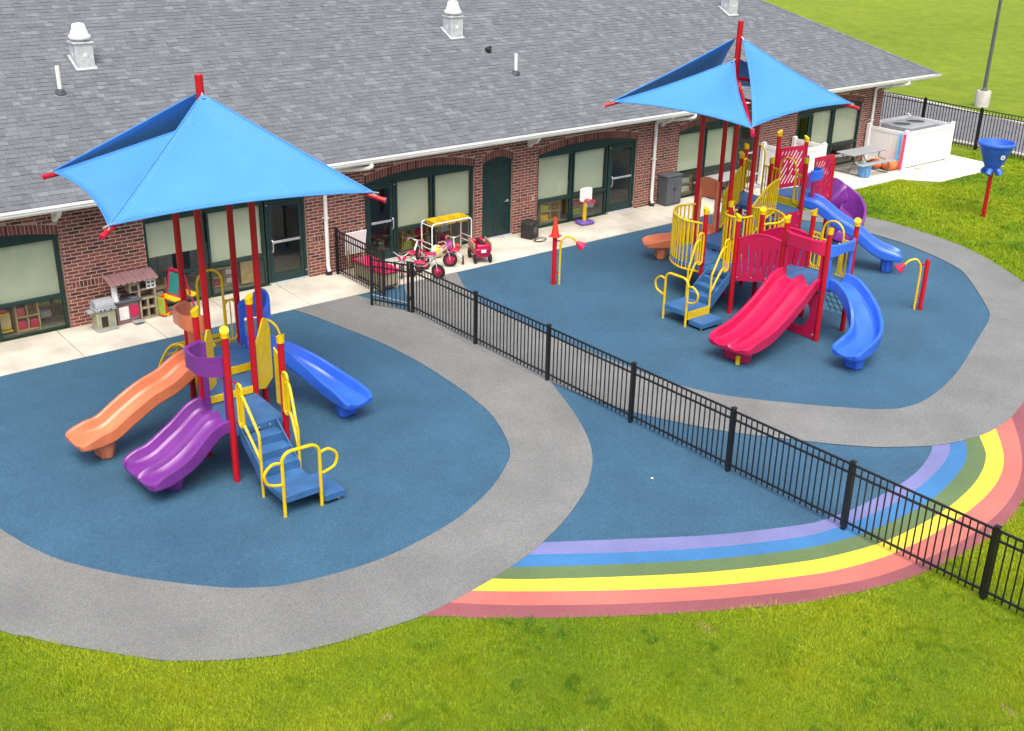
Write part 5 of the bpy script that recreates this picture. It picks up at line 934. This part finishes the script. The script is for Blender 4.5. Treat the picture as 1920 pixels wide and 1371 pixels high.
for a in range(4): d = Vector((math.cos(a*1.57+.78), math.sin(a*1.57+.78), 0)); m = MB(); m.bar(Vector((10.05, .9, .5))+d*.12, Vector((10.05, .9, 0))+d*.24, .03); m.build('leg', 'wood', T)
for x, y, l in ((4.7, 1.6, 'white cupboard inside the room behind the toy easel'), (6.0, 1.8, 'white cupboard inside the room behind the panic-bar door'), (12.3, 1.9, 'white cupboard inside the room behind the tub table')):
    T = thing('cupboard', l, 'cupboard', (x, y, 0)); m = MB(); m.box(x-.4, x+.4, y, y+.4, 0, .8); m.build('body', 'room_paint', T, bev=.01); m = MB(); m.box(x-.38, x-.01, y-.015, y, .04, .76); m.build('door', 'paper', T); m = MB(); m.box(x+.01, x+.38, y-.015, y, .04, .76); m.build('door', 'paper', T)
# litter and marks on the surfacing
m = MB(); m.lathe([(.02, 0), (.025, .01), (.01, .02)], (7.6, -12.4, .0), 7); tag(m.build('pebble', 'paper'), 'tiny white pebble on the blue rubber wedge before the rainbow', 'pebble')
# ------------------------------------------------------------------ grass blades
def vnoise(x, y, s, seed):
    r = np.random.default_rng(seed); g = r.random((256, 256)); u = x*s; v = y*s; i = np.floor(u).astype(int); j = np.floor(v).astype(int); f = u-i; h = v-j; f = f*f*(3-2*f); h = h*h*(3-2*h)
    return (g[i % 256, j % 256]*(1-f)*(1-h)+g[(i+1) % 256, j % 256]*f*(1-h)+g[i % 256, (j+1) % 256]*(1-f)*h+g[(i+1) % 256, (j+1) % 256]*f*h)
def grass(n, xr, yr, hh, ww, name, label_kind='stuff'):
    x = RNG.uniform(*xr, n); y = RNG.uniform(*yr, n)
    d = np.stack([x-CAM_LOC.x, y-CAM_LOC.y, np.full(n, -CAM_LOC.z)], 1); dz = d @ np.array(fw); a = d @ np.array(r2)/dz; b = d @ np.array(u2)/dz
    keep = (dz > 0) & (np.abs(a) < .50) & (np.abs(b) < .37)
    x, y, dz = x[keep], y[keep], dz[keep]; keep = ~inside(x+RNG.normal(0, .035, len(x)), y+RNG.normal(0, .035, len(x)), paved) & ~((y > -1.8) & (x < 25)) & ~((y > -2.47) & (x > 24) & (x < 30.2)) & ~((y > -3.52) & (x > 29.2) & (x < 34.1)) & ~((x > 36.0) & (x < 44))
    keep &= (x-8.06)**2+(y+20.74)**2 > 1.66**2
    tri = (x > 29.1) & (x < 30.15) & (y > -3.52) & (y < -2.4) & ((x-29.16)+(y+3.5) < .0); keep |= tri
    keep &= RNG.random(len(x)) < np.clip((13/dz[:len(x)])**1.3, .1, 1)
    x, y, dz = x[keep], y[keep], dz[keep]; n = len(x); c1 = vnoise(x, y, 1.1, 3); c2 = vnoise(x, y, 4.2, 5); c3 = vnoise(x, y, .32, 9)
    tf = np.clip((vnoise(x, y, 3.6, 21)*.55+vnoise(x, y, 9.5, 22)*.45-.62)/.16, 0, 1); sc = np.clip(dz/14, 1, 2.6); h = hh*(1+.9*tf)*(.55+.9*c2*c1+.35*RNG.random(n))*np.sqrt(sc); w_ = ww*sc*(.7+.6*RNG.random(n)); an = RNG.uniform(0, 2*np.pi, n); ln = RNG.uniform(.15, .95, n)*h; la = an+RNG.normal(0, .6, n)+c2*4
    bx, by = np.cos(an)*w_/2, np.sin(an)*w_/2; z0 = -.006
    v = np.empty((n, 3, 3)); v[:, 0] = np.stack([x-bx, y-by, np.full(n, z0)], 1); v[:, 1] = np.stack([x+bx, y+by, np.full(n, z0)], 1); v[:, 2] = np.stack([x+np.cos(la)*ln, y+np.sin(la)*ln, z0+h], 1)
    me = bpy.data.meshes.new(name); me.vertices.add(n*3); me.vertices.foreach_set('co', v.ravel()); me.loops.add(n*3); q = np.arange(n*3); me.loops.foreach_set('vertex_index', q.ravel()); me.polygons.add(n); me.polygons.foreach_set('loop_start', np.arange(n)*3); me.polygons.foreach_set('loop_total', np.full(n, 3)); me.update(calc_edges=True)
    tuft = np.clip((vnoise(x, y, 3.6, 21)*.55+vnoise(x, y, 9.5, 22)*.45-.62)/.16, 0, 1)
    t = np.clip(.58+(c1-.5)*.5+(c2-.5)*.25+(c3-.5)*.7+RNG.normal(0, .09, n)-.26*tuft, 0, 1)[:, None]
    dk, md, lt, st = np.array([.08, .205, .012]), np.array([.21, .325, .009]), np.array([.345, .415, .014]), np.array([.45, .36, .15])
    bare = np.clip((vnoise(x, y, 1.7, 31)*.5+vnoise(x, y, 5.7, 32)*.5-.86)/.05, 0, 1)
    col = np.where(t < .45, dk+(md-dk)*t/.45, md+(lt-md)*(t-.45)/.55); s_ = (RNG.random(n) < .008+.6*bare)[:, None]; col = np.where(s_, st, col)*(.86+.28*RNG.random((n, 1)))
    at = me.color_attributes.new('col', 'FLOAT_COLOR', 'POINT'); at.data.foreach_set('color', np.repeat(np.concatenate([col, np.ones((n, 1))], 1), 3, 0).ravel())
    me.materials.append(M['blade']); o = bpy.data.objects.new(name, me); COL.objects.link(o); o['kind'] = 'stuff'; tag(o, label_kind, 'grass'); print(name, n); return o
grass(2300000, (-5, 17), (-21.5, -9), .038, .0075, 'lawn_grass', 'bright green lawn in front of the rainbow and grey path')
grass(1500000, (16, 36), (-17, -1.5), .04, .009, 'lawn_grass', 'green lawn around the blue ball funnel and patio')
